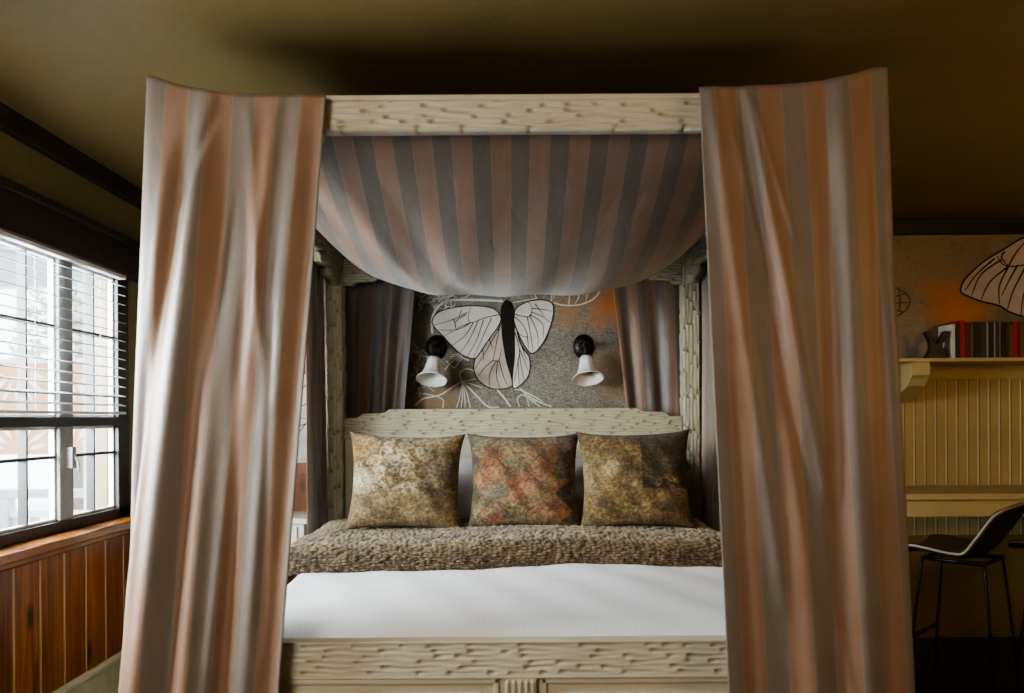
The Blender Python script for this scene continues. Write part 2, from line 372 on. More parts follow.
def m_mural():
    m, nt, b = mat('weathered_mural_paper'); v = coords(nt, 'Object')
    f = noise(nt, v, 2.2, 6, .65); g = noise(nt, coords(nt, 'Object', (1, 1, 2.2)), 60, 4, .7)
    col = ramp(nt, f, [(.3, (.125, .115, .082)), (.5, (.225, .215, .168)), (.7, (.33, .31, .25))])
    col = mixc(nt, .8, col, ramp(nt, g, [(.40, (.38, .38, .36)), (.58, (1.1, 1.1, 1.1))]), 'MULTIPLY')
    col = mixc(nt, .5, col, ramp(nt, noise(nt, coords(nt, 'Object', (1, 1, 3)), 24, 5, .7), [(.38, (.45, .44, .42)), (.58, (1.1, 1.1, 1.1))]), 'MULTIPLY')
    def spot(x, z, r, c, k):
        nonlocal col
        w = N(nt, 'ShaderNodeVectorMath', operation='DISTANCE'); nt.links.new(v, w.inputs[0]); w.inputs[1].default_value = (x-MUO[0], 0, z-MUO[2])
        d = math_(nt, 'ADD', w.outputs['Value'], math_(nt, 'MULTIPLY', math_(nt, 'SUBTRACT', noise(nt, v, 7, 5, .7), .5), r*1.5))
        f_ = math_(nt, 'MULTIPLY', ramp(nt, d, [(r*.15, (1, 1, 1)), (r, (0, 0, 0))]), k)
        col = mixc(nt, f_, col, c)
    rust = (.40, .14, .03); brn = (.20, .12, .045)
    spot(.64, 1.98, .22, rust, .95); spot(.35, 1.92, .13, (.32, .17, .07), .8); spot(.66, 1.56, .24, (.22, .115, .045), .7)
    spot(-.62, 1.40, .42, brn, .6); spot(-.42, 1.36, .22, (.27, .17, .08), .7); spot(-.5, 1.95, .3, (.10, .09, .06), .6)
    spot(2.40, 2.15, .7, (.38, .27, .15), .6); spot(2.95, 2.2, .6, (.27, .18, .09), .5); spot(2.64, 1.90, .26, (.55, .17, .02), 1.)
    spot(2.35, 1.74, .22, (.34, .26, .18), .7); spot(3.0, 1.70, .3, (.15, .14, .09), .7); spot(-1.25, 1.72, .3, (.36, .18, .08), .9)
    nt.links.new(col, b.inputs['Base Color']); b.inputs['Roughness'].default_value = .55
    bump(nt, b, g, .3, .004); return m
# ------------------------------------------------------------------ camera
cam = bpy.data.cameras.new('camera'); co = bpy.data.objects.new('camera', cam); COL.objects.link(co)
cam.sensor_width = 36; cam.lens = 841/1024*36
cam.shift_x = 4/1024; cam.shift_y = 71.5/1024
co.matrix_world = Matrix.Translation((0, 0, 1.3)) @ Matrix.Rotation(PI/2, 4, 'X') @ Matrix.Rotation(math.radians(-.35), 4, 'Z')
cam.clip_start = .05
cam.dof.use_dof = True; cam.dof.focus_distance = 3.7; cam.dof.aperture_fstop = 2.2
sc.camera = co
# ------------------------------------------------------------------ room shell
LX, RX, BY, FY, CH = -1.85, 3.9, 4.95, -2.6, 2.45
WY0, WY1, WZ0, WZ1 = 1.9, 4.06, .84, 2.0
def struct(o): o['kind'] = 'structure'; return o
struct(MB().box(LX-.2, RX+.2, FY-.2, BY+.2, -.1, 0).build('floor', M['floor']))
struct(MB().box(LX-.2, RX+.2, FY-.2, BY+.2, CH, CH+.1).build('ceiling', M['ceiling']))
w = MB()
w.box(LX-.14, LX, FY, BY, 0, WZ0).box(LX-.14, LX, FY, BY, WZ1, CH)
w.box(LX-.14, LX, FY, WY0, WZ0, WZ1).box(LX-.14, LX, WY1, BY, WZ0, WZ1)
struct(w.build('wall_left', M['wallgreen'], org=(LX, 0, 0)))
struct(MB().box(LX-.14, RX+.14, BY, BY+.12, 0, CH).build('wall_back', M['wallplain']))
struct(MB().box(RX, RX+.14, FY, BY, 0, CH).build('wall_right', M['wallplain']))
struct(MB().box(LX-.14, RX+.14, FY-.12, FY, 0, CH).build('wall_front', M['wallplain']))
# crown, window header, baseboard, wainscot
struct(MB().box(LX, LX+.035, FY, BY-.035, 2.36, CH).build('trim_1', M['darkwood'], bevel=.006))
struct(MB().box(LX, RX, BY-.035, BY, 2.36, CH).build('trim_2', M['darkwood'], bevel=.006))
hd = MB().box(LX, LX+.05, 1.2, 4.6, 1.985, 2.15).box(LX, LX+.075, 1.2, 4.6, 2.13, 2.165)
struct(hd.build('trim_3', M['darkwood'], bevel=.006))
# knotty pine boards with bevelled grooves
def planks(axis, a0, a1, z0, z1, off, pitch, face, sgn):
    m = MB(); a = a0
    while a < a1-1e-6:
        b_ = min(a+pitch, a1); g = .006
        if axis == 'y':
            m.box(min(face, face+sgn*.016), max(face, face+sgn*.016), a+g/2, b_-g/2, z0, z1)
        else:
            m.box(a+g/2, b_-g/2, min(face, face+sgn*.016), max(face, face+sgn*.016), z0, z1)
        a = b_
    return m
pk = planks('y', 3.112-.178*14, 4.95, .19, .80, 0, .178, LX, 1)
pk.box(LX, LX+.004, .62, 4.95, .19, .80)
struct(pk.build('trim_4', M['pine'], org=(LX, 3.112-.178*20, 0), bevel=.004))
bb = MB().box(LX, LX+.022, FY, BY, 0, .19)
bb.tube([(LX+.02, FY, .195), (LX+.02, BY, .195)], .018, 12)
struct(bb.build('baseboard_left', M['base']))
pb = planks('x', LX+.04, 1.18, .12, 1.03, 0, .09, BY, -1); pb.box(LX+.02, 1.18, BY-.004, BY, .1, 1.03)
pb.box(LX+.02, 1.18, BY-.035, BY, .98, 1.045)
struct(pb.build('trim_5', M['pine_back'], org=(0, BY, 0), bevel=.003))
struct(MB().box(1.15, 1.27, BY-.04, BY, 0, 2.36).build('trim_6', M['pine_back'], bevel=.005))
# ------------------------------------------------------------------ window
win = empty('window_1', (LX, (WY0+WY1)/2, WZ0), kind='structure')
fr = MB(); X0, X1 = LX-.055, LX+.004
bays = [(1.96, 2.39), (2.50, 2.93), (3.04, 3.473), (3.585, 3.99)]
fr.box(X0, X1, WY0, 1.96, WZ0, WZ1).box(X0, X1, 3.99, 4.10, WZ0, WZ1+.02)
fr.box(X0, X1, WY0, 4.1, WZ0, .885).box(X0, X1, WY0, 4.1, 1.975, 2.02)
fr.build('window_frame', M['winframe'], win, bevel=.004)
mr = MB().box(X0, X1+.005, WY0, 4.1, 1.275, 1.315); mr.build('meeting_rail', M['winframe'], win, bevel=.004)
for (a, b), (c, d) in zip(bays, bays[1:]):
    mu = MB().box(X0+.01, X1-.005, b, c, .885, 1.975); mu.build('mullion', M['winlight'], win, bevel=.006)
for a, b in bays:
    for z0, z1, mz in ((.885, 1.275, (1.15,)), (1.315, 1.975, (1.415, 1.69))):
        s_ = MB(); e = .012
        xa, xb = LX-.042, LX-.018
        s_.box(xa, xb, a, a+e, z0, z1).box(xa, xb, b-e, b, z0, z1).box(xa, xb, a, b, z0, z0+e).box(xa, xb, a, b, z1-e, z1)
        sash = s_.build('sash', M['white_trim'], win, bevel=.003)
        mt = MB(); ym = (a+b)/2
        mt.box(xa-.005, xb+.005, ym-.006, ym+.006, z0+e, z1-e)
        for q in mz: mt.box(xa-.004, xb+.004, a+e, b-e, q-.006, q+.006)
        mt.build('muntin', M['winframe'], sash)
        MB().add([(LX-.03, a+e, z0+e), (LX-.03, b-e, z0+e), (LX-.03, b-e, z1-e), (LX-.03, a+e, z1-e)], [(0, 1, 2, 3)]).build('pane', M['glass'], sash)
lt = MB(); lt.box(LX-.005, LX+.03, 3.512, 3.546, 1.10, 1.19).tube([(LX+.025, 3.529, 1.16), (LX+.045, 3.529, 1.13), (LX+.05, 3.529, 1.09)], .006)
lt.build('window_latch', M['winlight'], win, bevel=.004)
sl = MB().box(LX-.1, LX+.115, 1.2, 4.55, .80, .84); sl.box(LX, LX+.045, 1.2, 4.55, .76, .80)
sl.build('window_sill', M['sill'], win, bevel=.008)
# blind
bl = empty('window_blind', (LX+.03, 3.0, 1.985), 'white horizontal slat blind lowered over the upper half of the dark framed window', 'blind')
MB().box(LX+.004, LX+.04, 1.93, 4.0, 1.968, 1.985).build('head_rail', M['blind'], bl, bevel=.003)
sm = MB(); z = 1.935
while z > 1.36:
    sm.add([(LX+.005, 1.93, z+.006), (LX+.035, 1.93, z-.002), (LX+.035, 4.0, z-.002), (LX+.005, 4.0, z+.006)], [(0, 1, 2, 3)]); z -= .0435
sm.build('slat', M['blind'], bl, solid=.003)
MB().box(LX+.006, LX+.036, 1.93, 4.0, 1.328, 1.340).build('bottom_rail', M['blind'], bl, bevel=.003)
for y in (2.18, 2.72, 3.26, 3.78): MB().tube([(LX+.02, y, 1.95), (LX+.02, y, 1.34)], .0015, 6).build('ladder_cord', M['white_trim'], bl)
# ------------------------------------------------------------------ outside
struct(MB().box(-16, LX-.16, -2, 22, -.75, -.6).build('ground_1', M['snow']))
dk = MB().box(-5.6, LX-.16, -1, 7.3, -.12, -.02); struct(dk.build('ground_2', M['porch']))
pr = empty('porch_roof', (-3.7, 3.5, 2.45), 'pale grey porch roof and fascia beam outside the window', 'porch roof')
MB().box(-5.3, LX-.16, 3.4, 7.4, 2.72, 2.80).build('roof_deck', M['porch'], pr)
MB().box(-5.3, LX-.16, 7.02, 7.16, 2.42, 2.72).build('fascia_beam', M['porch'], pr, bevel=.01)
rl = empty('porch_railing', (-3.9, 7, -.02), 'grey and white porch railing below the tan sunburst boards outside the window', 'railing')
MB().box(-5.4, -2.0, 6.95, 7.07, .66, .73).build('top_rail', M['porch'], rl, bevel=.008)
MB().box(-5.4, -2.0, 6.98, 7.04, .50, .55).build('middle_rail', M['porch_white'], rl, bevel=.006)
MB().box(-5.4, -2.0, 6.98, 7.04, .08, .14).build('bottom_rail', M['porch_white'], rl, bevel=.006)
for k in range(22):
    x = -5.3+k*.15
    MB().box(x-.035, x+.035, 6.995, 7.025, .14, .50).build('baluster', M['porch'], rl)
for x in (-4.2, -2.9): MB().box(x-.06, x+.06, 6.95, 7.07, -.02, .66).build('newel_post', M['porch'], rl, bevel=.006)
pp = empty('porch_post', (-3.36, 6.9, -.02), 'white square porch post holding the porch roof, right of the sunburst boards', 'post')
MB().box(-3.45, -3.27, 6.82, 6.94, -.02, 2.72).build('shaft', M['porch_white'], pp, bevel=.01)
MB().box(-3.48, -3.24, 6.80, 6.96, 2.3, 2.42).build('capital', M['porch_white'], pp, bevel=.01)
def sunboard(x0, x1, cx, name, label):
    e = empty(name, ((x0+x1)/2, 7.0, 1.02), label, 'board', 'sunburst fretwork boards')
    MB().box(x0, x1, 7.0, 7.025, 1.02, 1.80).build('panel', M['tan_board'], e, bevel=.003)
    MB().box(x0, x1, 6.985, 7.04, 1.78, 1.82).build('cap_rail', M['porch_white'], e, bevel=.003)
    r = MB(); Mx = Matrix.Translation((0, 6.999, 0)) @ Matrix.Rotation(PI/2, 4, 'X')
    for cz, angs in ((1.72, (195, 220, 245, 270, 295, 320, 345)), (1.05, (12, 35, 62, 90, 118, 145, 168))):
        for a in angs:
            a = math.radians(a); d = Vector((math.cos(a), math.sin(a))); n = Vector((-d.y, d.x))
            c = Vector((cx, cz)); hit = min(.31, ((x1-.03-cx) if d.x > 0 else (cx-x0-.03))/max(abs(d.x), 1e-3))
            p = [c+d*.10, c+d*(hit*.6)+n*.022, c+d*hit, c+d*(hit*.6)-n*.022]
            if hit > .14: r.prism([(q.x, q.y) for q in p], Mx, -.004, .004)
    r.build('sunburst_rays', M['porch_white'], e)
sunboard(-4.75, -3.80, -4.08, 'sunburst_board', 'tan fretwork board with white sunburst seen through the left panes')
sunboard(-3.76, -3.46, -3.62, 'sunburst_board', 'narrow tan sunburst board beside the white porch post')
rng = random.Random(5)
tree_lab = ['frosty grey green tree outside, leftmost through the window panes', 'frosty grey green tree outside behind the porch post', 'tall frosty tree outside between the other two trees']
for k, (x, y, h) in enumerate(((-10.8, 13.5, 6.), (-6.4, 13.6, 5.), (-9.2, 18., 7.))):
    e = empty('garden_tree', (x, y, -.6), tree_lab[k], 'tree', 'garden trees beyond the porch')
    tk = MB().tube([(x, y, -.6), (x+.05, y, h*.35), (x-.05, y, h*.8)], [.16, .11, .04], 10)
    for b in range(9):
        a = b*2.4; z = h*(.2+.07*b); L = 1.3-.1*b
        tk.tube([(x, y, z), (x+L*.6*math.cos(a), y+L*.6*math.sin(a), z+.25), (x+L*math.cos(a), y+L*math.sin(a), z+.3)], [.05, .03, .012], 6)
    tk.build('trunk', M['bark'], e, smooth=True)
    cr = MB()
    for q in range(1500):
        t = rng.random(); z = h*(.18+.82*t); R = (1-t)**.7*1.5+.1
        a = rng.uniform(0, 2*PI); r = R*math.sqrt(rng.random()); p = Vector((x+r*math.cos(a), y+r*math.sin(a), z))
        d = Vector((rng.gauss(0, 1), rng.gauss(0, 1), rng.gauss(0, .6))).normalized()*.11; n = d.orthogonal().normalized()*.05
        cr.add([p-d, p+n, p+d, p-n], [(0, 1, 2, 3)])
    cr.build('crown', M['leaf'], e)
# ------------------------------------------------------------------ mural on the back wall
MUO = (0, BY, 1.0)
M['mural'] = m_mural()
mural = empty('butterfly_mural', MUO, 'weathered grey and rust wall mural with white butterflies and line drawn plants behind the bed', 'mural')
MB().box(LX+.04, 1.15, BY-.003, BY-.0005, 1.045, 2.36).build('printed_panel', M['mural'], mural)
mural2 = empty('butterfly_mural', MUO, 'rust and brown wall mural with a large butterfly wing above the bookshelf', 'mural')
MB().box(1.27, RX, BY-.003, BY-.0005, 1.5, 2.36).build('printed_panel', M['mural'], mural2)
M['wing'] = simple('white_butterfly_wing', (.60, .565, .52), .6, var=.16, vs=7, bstr=.05)
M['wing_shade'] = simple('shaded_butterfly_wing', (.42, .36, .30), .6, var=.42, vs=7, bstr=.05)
M['wing_right'] = simple('warm_butterfly_wing', (.50, .40, .33), .6, var=.12, bstr=.05)
M['vein'] = simple('dark_wing_vein', (.022, .018, .015), .9, bstr=0, spec=.1)
M['chalk'] = simple('white_line_paint', (.62, .62, .56), .6, bstr=0)
M['brownline'] = simple('brown_line_paint', (.10, .065, .03), .6, bstr=0)
SW = 841/(BY-.004)
def wp(px, py, e=.005): return Vector(((px-508)/SW, BY-e, 1.3+(418-py)/SW))
def zA(p): return wp(405+p[0]/4.357, 280+p[1]/4.357)
def zB(p): return wp(880+p[0]/4.333, 220+p[1]/4.333)
def flat(pts, y):
    P = [Vector((q.x, y, q.z)) for q in pts]; m = MB()
    import mathutils.geometry as G
    tri = G.tessellate_polygon([[Vector((q.x, q.z, 0)) for q in P]])
    return m.add(P, [tuple(t) for t in tri])
def wing(outline, fn, y, mat_, parent, veins, name, vw=.0052, edge=.0065):
    pts = spline([fn(p) for p in outline], 6, True)
    o = flat(pts, BY-y).build(name, mat_, parent)
    v = MB(); loop = [Vector((q.x, BY-y-.0012, q.z)) for q in pts]
    v.ribbon(loop+[loop[0]], edge, (0, 1, 0))
    for ve in veins:
        L = spline([fn(p) for p in ve], 6); L = [Vector((q.x, BY-y-.0012, q.z)) for q in L]
        n = len(L); v.ribbon(L, [vw*(1.1-.6*i/(n-1)) for i in range(n)], (0, 1, 0))
    v.build('wing_veins', M['vein'], o)
    return o
LF = [(415,150),(380,122),(300,112),(220,118),(150,138),(122,172),(128,200),(165,240),(205,285),(250,325),(300,342),(322,325),(360,270),(415,190)]
LFv = [[(415,150),(350,165),(290,185),(278,160),(290,118)],[(290,185),(230,215),(150,215)],[(275,140),(215,170),(130,195)],[(268,150),(225,180),(222,210)],
       [(300,185),(265,240),(205,285)],[(320,180),(285,255),(240,320)],[(345,172),(310,270),(270,335)],[(380,165),(340,250),(300,340)],[(290,185),(240,205),(170,245)],[(215,170),(225,205)],[(250,130),(235,165)]]
LH = [(418,180),(370,255),(330,315),(305,350),(303,400),(325,440),(370,470),(420,475),(465,462),(466,430),(445,350),(427,250)]
LHv = [[(418,190),(395,300),(385,350)],[(385,350),(350,380),(318,420)],[(400,350),(370,410),(370,468)],[(405,350),(400,420),(415,472)],[(410,345),(430,420),(450,465)],[(385,350),(410,350),(422,300)],[(418,200),(360,300),(308,385)],[(370,258),(385,300)],[(340,300),(345,350)]]
RF = [(478,150),(492,120),(540,95),(600,88),(640,100),(650,130),(640,190),(612,260),(580,305),(555,320),(535,305),(508,260),(480,195)]
RFv = [[(478,150),(545,160),(555,120),(540,98)],[(545,150),(600,190),(605,255)],[(552,140),(600,160),(640,190)],[(555,125),(610,130),(645,140)],[(545,155),(575,220),(585,295)],[(535,160),(550,240),(560,312)],[(480,160),(515,195),(535,245),(500,235),(480,185)],[(535,245),(540,300)],[(570,105),(610,160)]]
RH = [(480,195),(500,265),(520,305),(542,335),(546,385),(532,430),(490,468),(470,465),(470,400),(478,330)]
RHv = [[(482,230),(500,300),(495,350),(478,440)],[(500,300),(520,350),(540,400)],[(500,320),(510,390),(520,440)],[(495,340),(495,400),(500,460)],[(500,262),(530,345)]]
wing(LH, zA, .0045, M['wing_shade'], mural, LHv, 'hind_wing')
wing(RH, zA, .0045, M['wing'], mural, RHv, 'hind_wing')
wing(LF, zA, .0065, M['wing'], mural, LFv, 'fore_wing')
wing(RF, zA, .0065, M['wing'], mural, RFv, 'fore_wing')
bd = [(420,130),(435,95),(450,88),(470,108),(475,160),(476,250),(479,330),(472,400),(466,422),(450,385),(435,320),(424,230)]
flat(spline([zA(p) for p in bd], 6, True), BY-.009).build('butterfly_body', M['vein'], mural)
# chalk lines: spider web, branch and flower drawings
ln = MB(); 
def cl(pts, w=.006, f=zA, y=.0042):
    L = spline([f(p) for p in pts], 8); ln.ribbon([Vector((q.x, BY-y, q.z)) for q in L], w*.78, (0, 1, 0))
cl([(120,230),(125,150),(180,92),(300,86),(430,92)], .016)
cl([(470,100),(520,90),(580,80)], .006); cl([(575,78),(560,55),(520,50)], .005)
rr = random.Random(3)
for k in range(85):
    a = (rr.uniform(60, 240), rr.uniform(25, 120)); ang = rr.uniform(0, 6.28); L = rr.uniform(25, 75)
    cl([a, (a[0]+L*.5*math.cos(ang)+rr.uniform(-9, 9), a[1]+L*.5*math.sin(ang)), (a[0]+L*math.cos(ang), a[1]+L*math.sin(ang)*.8)], rr.uniform(.003, .007))
for k in range(70):
    a = (rr.uniform(45, 110), rr.uniform(300, 470)); ang = rr.uniform(0, 6.28); L = rr.uniform(25, 60)
    cl([a, (a[0]+L*.5*math.cos(ang)+rr.uniform(-9, 9), a[1]+L*.5*math.sin(ang)), (a[0]+L*math.cos(ang), a[1]+L*math.sin(ang))], rr.uniform(.003, .006))
cl([(45,545),(80,515),(150,500),(200,470),(250,440)], .011); cl([(50,490),(120,500),(165,520),(165,555)], .007)
cl([(120,300),(110,380),(70,470)], .006)
for q in ((225,555),(245,555),(262,555),(285,555),(200,470),(310,430),(340,470)): cl([(250,440),((250+q[0])/2+4,(440+q[1])/2),q], .006)
cl([(250,440),(300,490),(360,550),(410,553)], .01); cl([(250,440),(240,405),(270,385),(300,395)], .007)
for k in range(12):
    a = k*.55; cl([(225+28*math.cos(a), 335+18*math.sin(a)), (235+14*math.cos(a+.5), 340+12*math.sin(a+.5)), (225+6*math.cos(a), 335)], .007)
cl([(175,390),(200,360),(235,335),(280,350)], .009); cl([(180,350),(215,380),(240,350)], .008)
cl([(400,475),(430,510),(460,552)], .01); cl([(500,470),(560,520),(640,553)], .008); cl([(480,475),(530,490),(600,530)], .006)
cl([(500,553),(490,520),(510,500),(545,520),(590,553)], .006); cl([(510,480),(530,510),(540,552)], .005)
cl([(650,100),(700,112),(770,108),(830,80),(870,20),(880,-20)], .009); cl([(645,50),(640,95)], .006); cl([(715,45),(720,80),(715,108)], .007)
cl([(765,40),(760,75),(745,105)], .006); cl([(660,45),(650,80)], .005); cl([(690,60),(735,50),(790,40),(850,20)], .004); cl([(800,50),(790,100)], .005)
ln.build('chalk_line_drawing', M['chalk'], mural)
# wing glimpsed left of the bed
wing([(205,345),(250,342),(298,365),(318,398),(316,440),(300,468),(268,462),(235,425),(215,385)], lambda p: wp(*p), .0045, M['wing'], mural, [[(208,350),(250,375),(300,372)],[(208,352),(250,400),(316,420)],[(210,356),(245,410),(300,466)],[(318,395),(300,405),(280,400)],[(318,410),(300,430),(285,460)],[(314,420),(298,425),(280,430)],[(310,380),(300,390)]], 'fore_wing', .007)
# big wing over the bookshelf and small brown outline drawing
wing([(352,310),(375,265),(450,195),(540,140),(640,85),(790,60),(860,140),(830,260),(760,400),(690,440),(624,432),(560,410),(520,385),(440,365),(390,345),(360,330)], zB, .0045, M['wing_right'], mural2,
     [[(830,180),(700,195),(560,215),(510,170)],[(560,215),(520,300),(520,378)],[(555,218),(480,280),(440,358)],[(530,185),(440,250),(400,340)],[(500,180),(420,250),(372,318)],[(600,208),(560,280),(530,340)],[(640,205),(580,320),(555,400)],[(690,195),(630,320),(612,428)],[(760,190),(690,320),(680,436)],[(560,215),(590,160),(640,100)],[(545,150),(530,175),(560,215)]], 'fore_wing', .010, .010)
flat(spline([zB(p) for p in [(840,130),(870,60),(900,130),(905,300),(880,430),(850,300)]], 6, True), BY-.007).build('butterfly_body', M['vein'], mural2)
ln = MB()
for q in ([(20,290),(85,310),(125,340),(132,370),(105,410),(40,440)], [(40,350),(110,330)], [(40,370),(130,368)], [(40,390),(105,410)], [(85,310),(90,350),(88,400)]): cl(q, .012, zB)
ln.build('brown_line_drawing', M['brownline'], mural2)
# ------------------------------------------------------------------ carved timber
class Gouge:
    """rows of long chip carved strokes: sharp crescent at one end fading to the other"""
    def __init__(s, L, rows, rowh, seed, lo=.06, hi=.22, depth=.0055, ridge=.12):
        r = random.Random(seed); s.rowh = rowh; s.rows = []; s.D = depth; s.ridge = ridge
        for k in range(rows):
            a = -r.uniform(0, hi); segs = []
            while a < L:
                l = r.uniform(lo, hi); segs.append((a, a+l, r.uniform(.7, 1.1))); a += l
            s.rows.append(segs)
    def __call__(s, x, t):
        k = int(t/s.rowh)
        if k < 0 or k >= len(s.rows): return 0
        c = (t/s.rowh-k)*2-1; c0 = c
        for a, b, d in s.rows[k]:
            if a <= x < b:
                c += .22*math.sin((x-a)*31+d*40); ac = max(0, 1-(abs(c)/.86)**2.2)
                q = (x-a)
                up = min(1, q/.008)
                qq = q/(b-a); return -s.D*d*ac*up*(.42*max(0.0, 1-qq*1.12)**1.1+.75*math.exp(-(max(0, q-.008)/.014)**2)+.10)-s.D*s.ridge*abs(c0)**3+.0012*math.sin(x*37+k*2.1)*math.sin(t*160)
        return 0
def carved(mb, Mx, x0, x1, zb, zt, thick, g, dx=.006, dz=.0032, both=False):
    """board standing in local xz, carved front at local y=0, back at y=thick"""
    nx = max(2, int((x1-x0)/dx)); H = max(zt(x0+(x1-x0)*i/40)-zb(x0+(x1-x0)*i/40) for i in range(41)); nz = max(2, int(H/dz))
    def P(i, j, y):
        x = x0+(x1-x0)*i/nx; a, b = zb(x), zt(x); z = a+(b-a)*j/nz
        d = g(x-x0, z-g.z0) if 0 < j < nz else 0
        return Mx @ Vector((x, y-d if y == 0 else y+(d if both else 0), z))
    W = nx+1
    vs = [P(i, j, 0) for j in range(nz+1) for i in range(W)]; n0 = len(vs)
    def dep(i, j):
        x = x0+(x1-x0)*i/nx; a, b = zb(x), zt(x); z = a+(b-a)*j/nz
        return (-g(x-x0, z-g.z0)/g.D, 0)
    uvs = [dep(i, j) for j in range(nz+1) for i in range(W)]; uvs = uvs+uvs
    fs = [(j*W+i, j*W+i+1, (j+1)*W+i+1, (j+1)*W+i) for j in range(nz) for i in range(nx)]
    vs += [P(i, j, thick) for j in range(nz+1) for i in range(W)]
    fs += [(n0+j*W+i, n0+(j+1)*W+i, n0+(j+1)*W+i+1, n0+j*W+i+1) for j in range(nz) for i in range(nx)]
    for i in range(nx):
        fs.append((i, n0+i, n0+i+1, i+1)); t = nz*W; fs.append((t+i, t+i+1, n0+t+i+1, n0+t+i))
    for j in range(nz):
        a, b = j*W, (j+1)*W; fs.append((a, b, n0+b, n0+a)); a, b = a+nx, b+nx; fs.append((a, n0+a, n0+b, b))
    mb.add(vs, fs, uvs)
bed = empty('four_poster_bed', (BX, 3.65, 0), 'cream painted carved four poster bed with fluted footboard, in the middle of the room', 'bed')
FYB, BYB = 2.50, 4.78           # front face of front posts, back of rear posts
IW, PW = .945, .10              # half inner width, post size
TOP = 2.26
# posts
def post(cx, cy, name='post'):
    m = MB(); h = PW/2; n = 18; nz = 560
    gs = []
    for f in range(4):
        g = Gouge(TOP, 5, PW/5, 40+f, .10, .26, .008, .75); gs.append(g)
    ring = []
    for f in range(4):
        for k in range(n): ring.append((f, k/n))
    vs = []; uvs = []
    for j in range(nz+1):
        z = TOP*j/nz
        for f, t in ring:
            a = -h+PW*t; d = gs[f](z, t*PW) if k else 0
            edge = .004 if t == 0 else 0
            y = h+d-edge
            if t == 0: a += .004
            x_, y_ = ((a, -y), (y, a), (-a, y), (-y, -a))[f]
            vs.append((cx+x_, cy+y_, z)); uvs.append((-d/gs[f].D, 0))
    R = len(ring)
    fs = [(j*R+k, j*R+(k+1) % R, (j+1)*R+(k+1) % R, (j+1)*R+k) for j in range(nz) for k in range(R)]
    fs += [tuple(range(R))[::-1], tuple(nz*R+k for k in range(R))]
    m.add(vs, fs, uvs); o = m.build(name, M['cream' if cy < 3.5 else 'cream_shaded'], bed, smooth=True)
    fb = MB().box(cx-h-.012, cx+h+.012, cy-h-.012, cy+h+.012, 0, .09); fb.build('plinth', M['cream_plain'], o, bevel=.006)
    return o
PX = IW+PW/2; PYF, PYB = FYB+PW/2, BYB-PW/2
for x in (-PX, PX):
    for y in (PYF, PYB): post(BX+x, y)
# valance beams with stepped ends
def ogee(d):           # drop of the lower edge, by distance from the post
    return pw(d, [(0, .112), (.055, .112), (.062, .094), (.085, .090), (.17, .088), (.195, .066), (.205, .05), (.24, .046), (.33, .044), (.355, .022), (.365, 0)])
def beam(Mx, L, seed, name, mt_='cream_shaded'):
    m = MB(); g = Gouge(L, 14, .0165, seed, .07, .26, .008, .25 if seed == 1 else .8); g.z0 = 2.03
    carved(m, Mx, 0, L, lambda x: 2.168-ogee(min(x, L-x))*1.1, lambda x: TOP-.012, .07, g, both=True)
    o = m.build(name, M[mt_], bed, smooth=True)
    c = MB().box(0, L, -.008, .078, TOP-.012, TOP+.004, Mx); c.build('cap_moulding', M['cream_plain'], o, bevel=.003)
    return o
T = Matrix.Translation; Rz = lambda a: Matrix.Rotation(a, 4, 'Z')
beam(T((BX-IW, FYB+.01, 0)), 2*IW, 1, 'front_beam', 'cream')
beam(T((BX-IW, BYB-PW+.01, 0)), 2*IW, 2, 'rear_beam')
LB = BYB-FYB-2*PW
beam(T((BX-IW-.015, FYB+PW, 0)) @ Rz(PI/2), LB, 3, 'side_beam')
beam(T((BX+IW+.015, BYB-PW, 0)) @ Rz(-PI/2), LB, 4, 'side_beam')
# headboard
hb_y = BYB-PW+.02
def htop(x):
    d = abs(x)
    return pw(d, [(0, 1.352), (.695, 1.352), (.712, 1.338), (.725, 1.332), (.84, 1.328), (.856, 1.318), (.872, 1.306), (.95, 1.304)])
m = MB(); g = Gouge(2*IW, 9, .0165, 9, .08, .26, .007, .6); g.z0 = 1.205
carved(m, T((BX, hb_y, 0)), -IW, IW, lambda x: 1.205, htop, .06, g)
hb = m.build('headboard', M['cream_shaded'], bed, smooth=True)
MB().box(BX-IW, BX+IW, hb_y-.008, hb_y+.05, 1.19, 1.207).build('headboard_moulding', M['cream_shaded_plain'], hb, bevel=.003)
MB().box(BX-IW, BX+IW, hb_y+.018, hb_y+.05, .35, 1.19).build('headboard_panel', M['cream_shaded_plain'], hb)
def fluted(x0, x1, y, z0, z1, nm, par):
    f = MB().box(x0, x1, y, y+.03, z0, z1); n = 5; w_ = (x1-x0)/n
    for k in range(n):
        xc = x0+w_*(k+.5)
        f.tube([(xc, y+.001, z0), (xc, y+.001, z1-.012), (xc, y+.004, z1-.003)], [w_*.42, w_*.42, w_*.2], 10)
    return f.build(nm, M['cream_plain'], par, smooth=False)
for xc in (-.46, .475): fluted(BX+xc-.045, BX+xc+.045, hb_y+.0, .5, 1.19, 'fluted_stile', hb)
